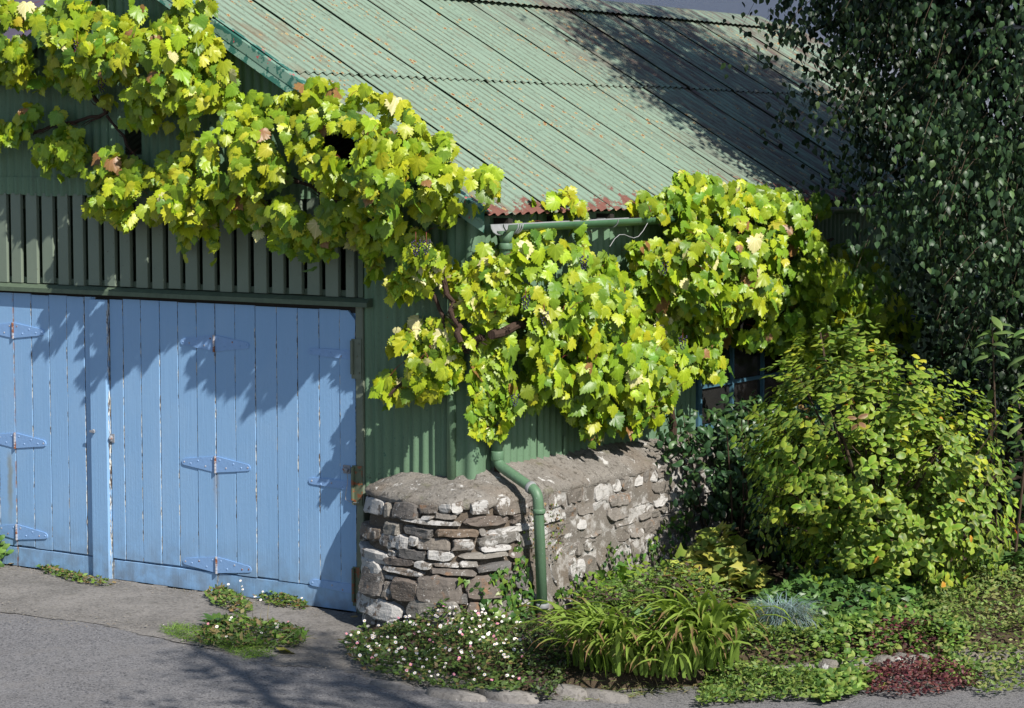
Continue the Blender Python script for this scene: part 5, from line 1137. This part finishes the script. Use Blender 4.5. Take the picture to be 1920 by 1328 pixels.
# back of the bed at the right: shaded laurel mass and loose greenery
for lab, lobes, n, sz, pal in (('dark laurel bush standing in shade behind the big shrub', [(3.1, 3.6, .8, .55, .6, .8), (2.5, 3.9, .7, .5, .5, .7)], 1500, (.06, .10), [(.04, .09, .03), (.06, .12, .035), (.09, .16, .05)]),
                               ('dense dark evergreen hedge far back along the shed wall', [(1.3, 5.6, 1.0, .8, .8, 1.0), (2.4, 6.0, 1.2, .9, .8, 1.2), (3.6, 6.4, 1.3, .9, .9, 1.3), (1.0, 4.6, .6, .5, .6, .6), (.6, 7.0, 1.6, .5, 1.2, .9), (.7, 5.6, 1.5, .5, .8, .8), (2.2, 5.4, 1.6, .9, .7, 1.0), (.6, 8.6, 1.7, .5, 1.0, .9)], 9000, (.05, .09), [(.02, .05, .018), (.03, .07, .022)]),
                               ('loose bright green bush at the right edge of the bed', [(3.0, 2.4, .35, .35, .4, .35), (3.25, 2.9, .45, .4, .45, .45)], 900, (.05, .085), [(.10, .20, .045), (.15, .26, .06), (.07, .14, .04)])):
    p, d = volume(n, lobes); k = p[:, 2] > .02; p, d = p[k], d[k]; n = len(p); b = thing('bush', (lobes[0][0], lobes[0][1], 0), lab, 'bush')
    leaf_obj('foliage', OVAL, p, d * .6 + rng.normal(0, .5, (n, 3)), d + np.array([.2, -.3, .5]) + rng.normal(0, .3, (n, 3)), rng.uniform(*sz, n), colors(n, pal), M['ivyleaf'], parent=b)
    for L in lobes: MB().tube([(L[0], L[1], 0), (L[0] + .05, L[1], L[2]), (L[0] - .05, L[1] + .05, L[2] + L[5] * .6)], [.03, .02, .01], 6).build('stem', M['twig'], b)
# kerb stones along the bed
kb = thing('garden_kerb', (1.9, -.6, 0), 'broken line of rough concrete kerb pieces edging the bed', 'kerb')
def kerb(a, b, h, seed):
    a, b = Vector((*a, 0)), Vector((*b, 0)); t = (b - a); L = t.length; t.normalize(); nrm = Vector((t.y, -t.x, 0)); n = 8; v = []
    sec = [(-.07, 0.), (-.06, h * .8), (-.03, h), (.06, h), (.085, h * .75), (.09, -.02)]
    for i in range(n + 1):
        for o_, z in sec:
            p = a + t * (L * i / n) + nrm * o_ * (.7 if i in (0, n) else 1); q = .026 * fbm((p.x * 1.2, p.y * 1.2, z + seed), 11); v.append((p.x + nrm.x * q, p.y + nrm.y * q, max(-.02, z * (.8 if i in (0, n) else 1)) + q))
    k = len(sec); f = [(i * k + s, (i + 1) * k + s, (i + 1) * k + s + 1, i * k + s + 1) for i in range(n) for s in range(k - 1)] + [tuple(range(k)), tuple(n * k + s for s in range(k - 1, -1, -1))]
    return obj('kerb_stone', v, f, M['coping'], kb, True)
KL = [(2.2, -.26), (2.42, -.02), (2.66, .22), (2.88, .50), (3.08, .74), (3.3, 1.0), (3.55, 1.3), (3.85, 1.6)]
for i in range(len(KL) - 1):
    a = Vector(KL[i]); b = Vector(KL[i + 1]); kerb(a.lerp(b, -.02), a.lerp(b, 1.0), R_.uniform(.075, .11), i)
for pts in (()):
    pass
m_ = 0
for (x, y, a, b, h) in [(0.94, -1.57, 0.20, 0.07, 0.03), (1.24, -1.44, 0.20, 0.08, 0.04), (1.43, -1.24, 0.16, 0.08, 0.06), (1.66, -1.16, 0.18, 0.07, 0.04), (0.52, -1.56, 0.15, 0.06, 0.02)]:
    r = random.Random(m_); m_ += 1; n = 9; top = [(x + a * math.cos(6.283 * i / n) * r.uniform(.8, 1.1), y + b * math.sin(6.283 * i / n) * r.uniform(.8, 1.1), h + r.uniform(-.006, .006)) for i in range(n)]
    v = top + [(x + (p[0] - x) * 1.12, y + (p[1] - y) * 1.12, -.01) for p in top] + [(x, y, h + .01)]; obj('kerb_stone', v, [(i, (i + 1) % n, 2 * n) for i in range(n)] + [(i + n, (i + 1) % n + n, (i + 1) % n, i) for i in range(n)], M['apron'], kb, True)

# fallen leaves on the apron and lane
FL = [(-0.58, -1.23, 0.13, 'large yellow green leaf lying by the apron weeds'), (-0.92, -1.22, 0.1, 'curled tan leaf on the grassy weed patch'), (-0.87, -1.17, 0.08, 'second curled tan leaf beside the grassy weeds'), (-3.20, -0.19, 0.05, 'pale dry leaf among the weeds at the left door'), (-2.26, 0.19, 0.06, 'reddish brown leaf propped against the middle door joint'), (-1.39, -0.05, 0.07, 'crisp brown leaf below the right hand door'), (-1.54, 0.07, 0.06, 'brown leaf caught in weeds under the right door'), (-4.14, -0.00, 0.07, 'tan leaf at the left end of the doors'), (2.83, -0.02, 0.05, 'small yellow leaf beside the purple mat'), (3.01, 0.09, 0.045, 'orange leaf at the front of the purple mat'), (1.41, -1.23, 0.05, 'pale leaf on the stones below the lilies'), (2.17, -0.58, 0.04, 'tiny brown leaf on the lane near the kerb'), (-0.73, -0.15, 0.06, 'dark brown leaf at the foot of the door post'), (-0.85, -0.13, 0.05, 'brown leaf litter scrap beside the right door corner')]
pal = [(.42, .27, .12), (.50, .36, .18), (.36, .17, .07), (.30, .30, .07)]
flm = [leaf_mesh('fallen_leaf', [GRAPE[i % 6]], [(0, 0, .02)], [(0, 1, 0)], [(0, 0, 1)], 1., pal[i % 4], M['dead'], edge=(.2, .11, .05), edge_k=.4) for i in range(8)]
for i, (x, y, s, lab) in enumerate(FL):
    o = link(bpy.data.objects.new('fallen_leaf', flm[3 if 'yellow' in lab else (0, 1, 2)[i % 3]])); tag(o, lab, 'fallen leaf', 'fallen leaves on the ground')
    o.matrix_world = Matrix.Translation((x, y, .02)) @ Matrix.Rotation(R_.uniform(0, 6.28), 4, 'Z') @ Matrix.Rotation(R_.uniform(-.35, .35), 4, 'X') @ Matrix.Scale(s, 4)
for pts, lab in ([([(2.232, -0.648, 0.008), (2.266, -0.469, 0.008), (2.305, -0.282, 0.008)], 'pale dry stalk lying across the lane edge'), ([(2.45, -0.314, 0.008), (2.545, -0.187, 0.008)], 'short straw beside the kerb'), ([(2.598, -0.088, 0.008), (2.69, -0.107, 0.008), (2.781, -0.158, 0.008)], 'dark twig below the purple mat')]):
    tag(MB().tube(pts, .004, 5).build('fallen_twig', M['twig']), lab, 'twig')

# ------------------------------------------------------------------ birch over the roof
bt = thing('birch_tree', (2.75, 4.9, 0), 'dark drooping birch tree overhanging the right end of the shed roof', 'birch tree')
def branch_pts(a, b, sag, n=9, seed=0):
    a, b = Vector(a), Vector(b); return [a.lerp(b, t) + Vector((.10 * fbm((t * 3, seed, 0), 1), .10 * fbm((t * 3, seed, 5), 1), -sag * (t ** 2.2) + sag * .6 * t)) for t in np.linspace(0, 1, n)]
tr = branch_pts((2.75, 4.9, -.1), (2.55, 5.0, 9.6), 0, 14, 1)
MB().tube(tr, np.linspace(.17, .03, 14), 10).build('trunk', M['birchbark'], bt, True)
TW = []
BL = [(3.6, 3.6, 6.6, 1.2, .9, 1.6), (1.75, 4.7, 4.3, 1.75, 1.25, 2.1), (2.2, 4.5, 2.7, 1.5, .95, 1.3), (.7, 4.7, 4.6, .9, .9, 1.3), (1.9, 4.0, 6.9, 1.4, 1.0, 1.7), (2.4, 4.9, 7.0, 2.0, 1.6, 2.4), (.95, 4.35, 3.7, .95, .75, .9), (3.2, 4.6, 3.4, 1.0, 1.2, 2.2), (1.3, 4.6, 5.6, 1.2, .9, 1.2)]
LP = []
for i in range(46):
    z = 1.8 + 7.4 * (i / 45) ** .9 if i < 36 else R_.uniform(3.0, 6.5)
    b0 = Vector((2.75, 4.9, 0)).lerp(Vector((2.55, 5.0, 9.6)), z / 9.6); a = i * 2.4 + R_.uniform(-.3, .3)
    Lr = (2.0 if z < 7 else 1.4) * R_.uniform(.75, 1.05) * (1 - .35 * max(0, z - 6.5) / 3)
    if i >= 36: a = math.radians(R_.uniform(150, 235))
    q = b0 + Vector((math.cos(a) * Lr, math.sin(a) * Lr * .66, R_.uniform(.3, 1.0))); sag = R_.uniform(.5, 1.5) * (1.2 if z < 5 else .8)
    pts = branch_pts(b0, q, sag, 10, i); MB().tube(pts, np.linspace(.045, .008, 10), 6).build('branch', M['birchbark'] if i % 3 == 0 else M['twig'], bt, True)
    for k in range(2, 10):
        for c in range(3):
            s = pts[k].lerp(pts[max(0, k - 1)], R_.random()); e = s + Vector((R_.gauss(0, .3), R_.gauss(0, .3), -R_.uniform(.05, .75))); TW.append((s, e))
vp, vd = volume(8200, BL, .2)
vnz = np.array([fbm(q, 1.6) for q in vp]); kp = np.where((vp[:, 2] > 3.0) & (vp[:, 2] < 4.9) & (vp[:, 0] > 1.3), vnz > .0, (vnz > -.17) | (vp[:, 2] > 4.9)); vp, vd = vp[kp], vd[kp]
xp, xd = volume(260, [(2.15, 2.95, 3.1, .75, .22, .75), (2.5, 2.9, 2.5, .5, .2, .5), (1.65, 3.05, 2.75, .4, .2, .3), (2.6, 2.9, 3.9, .6, .25, .5)], .1)
vp = np.concatenate([vp, xp]); vd = np.concatenate([vd, xd])
for q, d_ in zip(vp, vd):
    s = Vector(q); o_ = Vector(d_); e = s + Vector((o_.x * .22 + R_.gauss(0, .14), o_.y * .22 + R_.gauss(0, .14), -R_.uniform(.12, .55))); TW.append((s - o_ * .1, e))
P = []; T = []; Nn = []
m = MB()
for s, e in TW:
    if e.y < 2.6: continue
    if R_.random() < .3: m.tube([s, s.lerp(e, .5) + Vector((0, 0, .05)), e], [.0028, .002, .0012], 3, caps=False)
    k = int(rng.integers(12, 22))
    for q in range(k):
        t = rng.random() ** .8; p = s.lerp(e, t); P.append(tuple(p + Vector(rng.normal(0, .05, 3)))); T.append((rng.normal(0, .45), rng.normal(0, .45), -1.)); Nn.append((rng.normal(.3, .6), rng.normal(-.4, .6), rng.normal(.35, .5)))
P, T, Nn = map(np.array, (P, T, Nn))
m.build('twigs', M['twig'], bt, kind='stuff')
k = ~((P[:, 2] < .9) & (P[:, 1] < 4.0)) & ~((P[:, 2] < 2.65) & (P[:, 0] < 1.0 + .2 * np.sin(P[:, 2] * 5))); P, T, Nn = P[k], T[k], Nn[k]
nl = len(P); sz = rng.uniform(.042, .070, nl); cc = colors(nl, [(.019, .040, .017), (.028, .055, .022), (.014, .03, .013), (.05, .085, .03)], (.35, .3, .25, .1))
sc3 = P @ np.array([.45, -.75, .1]) + rng.normal(0, .2, nl) - 4 * (P[:, 2] > 4.2) - 4 * (P[:, 0] > 2.3); fr_ = P[:, 1] < 3.35; cc[fr_] = cc[fr_] * 1.6; A = np.argsort(-sc3)[:900]; A = rng.choice(A, 300, replace=False); Bm = np.ones(nl, bool); Bm[A] = False  # leaves of the front sprays coloured brighter to look sunlit
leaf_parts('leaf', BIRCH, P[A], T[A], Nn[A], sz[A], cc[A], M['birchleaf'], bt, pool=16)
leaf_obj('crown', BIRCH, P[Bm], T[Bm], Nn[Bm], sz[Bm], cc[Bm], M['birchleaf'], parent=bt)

dt = thing('added_shade_tree', (3.6, 8.4, 0), 'added dense dark broadleaf tree behind the birch, keeping sun off the shed wall', 'tree')  # tree added to block sun from the far side wall
MB().tube(branch_pts((3.6, 8.4, -.1), (3.3, 8.2, 7.0), 0, 12, 61), np.linspace(.16, .04, 12), 9).build('trunk', M['timber'], dt, True)
for i in range(12):
    a = i * 2.4; z = 2. + i * .35; MB().tube(branch_pts((3.5, 8.3, z), (3.5 + 1.5 * math.cos(a), 8.2 + 1.2 * math.sin(a), z + 1.0), .2, 7, 62 + i), np.linspace(.05, .012, 7), 6).build('branch', M['twig'], dt, True)
n = 9500; p, d = volume(n, [(2.9, 7.2, 4.6, 1.5, 1.3, 2.2), (3.4, 8.6, 5.0, 1.8, 1.4, 2.6), (1.8, 8.0, 3.9, 1.2, 1.2, 1.5), (3.2, 6.8, 2.4, 1.2, 1.0, 1.3)], .3)
leaf_obj('crown', OVAL, p, d * .5 + rng.normal(0, .5, (n, 3)), d + rng.normal(0, .5, (n, 3)), rng.uniform(.07, .12, n), colors(n, [(.02, .045, .018), (.03, .065, .022), (.045, .085, .03)]), M['ivyleaf'], parent=dt)

# ------------------------------------------------------------------ houses beyond
def house(name, loc, rot, w_, d_, h, pitch, wall, roof_m, label):
    hs = thing(name, (0, 0, 0), label, 'house'); Q = Matrix.Translation(loc) @ Matrix.Rotation(rot, 4, 'Z'); tr_ = lambda v: [tuple(Q @ Vector(p)) for p in v]
    m = MB(); m.box(-w_ / 2, w_ / 2, 0, d_, 0, h); obj('wall', tr_(m.v), m.f, wall, hs)
    rz = h + d_ / 2 * pitch; v = [(-w_ / 2 - .3, -.35, h - .1), (w_ / 2 + .3, -.35, h - .1), (w_ / 2 + .3, d_ / 2, rz), (-w_ / 2 - .3, d_ / 2, rz), (-w_ / 2 - .3, d_ + .35, h - .1), (w_ / 2 + .3, d_ + .35, h - .1)]
    v += [(x, y, z - .12) for x, y, z in v]; obj('roof', tr_(v), [(0, 1, 2, 3), (3, 2, 5, 4), (7, 6, 9, 8), (8, 9, 10, 11), (0, 6, 7, 1), (4, 5, 11, 10), (1, 7, 8, 2), (2, 8, 11, 5), (0, 3, 9, 6), (3, 4, 10, 9)], roof_m, hs)
    for sx in (-.42, -.3):
        for z in (1.0, 3.6):
            if z + 1.2 < h: m = MB(); m.box(w_ * sx - .5, w_ * sx + .5, -.02, .05, z, z + 1.2); obj('window', tr_(m.v), m.f, M['glass'], hs)
    return hs
house('white_house', (-3.5, 19.0, 0), math.radians(-17), 34, 8, 8.2, .7, M['hwall'], M['hroof'], 'plain white rendered house in shade behind the shed')
house('slate_house', (-13.5, 10.0, 0), math.radians(-10), 7, 6, 3.4, .9, M['hwall'], M['hroof'], 'slate roofed house just showing over the gable at the left')

# ------------------------------------------------------------------ roadside tree just out of frame; its branch shades the lane
ot = thing('roadside_tree', (7.6, -4.6, 0), 'slender roadside tree standing beside the lane', 'tree')
MB().tube(branch_pts((7.6, -4.6, -.1), (7.2, -4.5, 7.0), 0, 10, 71), np.linspace(.13, .04, 10), 9).build('trunk', M['timber'], ot, True)
BP = [branch_pts((7.35, -4.55, 4.2), (5.4, -4.4, 4.9), 0, 8, 80), branch_pts((5.4, -4.4, 4.9), (3.4, -3.2, 5.0), .1, 8, 81), branch_pts((7.3, -4.5, 5.0), (8.8, -4.0, 6.4), .1, 8, 82), branch_pts((7.25, -4.5, 5.4), (7.0, -5.6, 6.4), .1, 8, 83), branch_pts((6.2, -4.45, 4.7), (5.0, -4.9, 5.4), .1, 8, 84)]
for i, pts in enumerate(BP): MB().tube(pts, np.linspace(.05, .012, 8), 7).build('branch', M['timber'], ot, True)
n = 1500; p, d = volume(n, [(5.45, -4.45, 5.0, .55, .22, .25), (4.7, -4.0, 5.05, .5, .16, .2), (4.0, -3.6, 5.05, .5, .12, .15), (7.2, -4.5, 7.3, .9, .9, .9), (5.1, -4.85, 5.4, .4, .2, .25), (5.9, -4.6, 5.0, .5, .3, .3)], .2)
leaf_obj('crown', OVAL, p, rng.normal(0, 1, (n, 3)), rng.normal(0, 1, (n, 3)), rng.uniform(.06, .10, n), colors(n, GREEN), M['shrubleaf'], parent=ot)
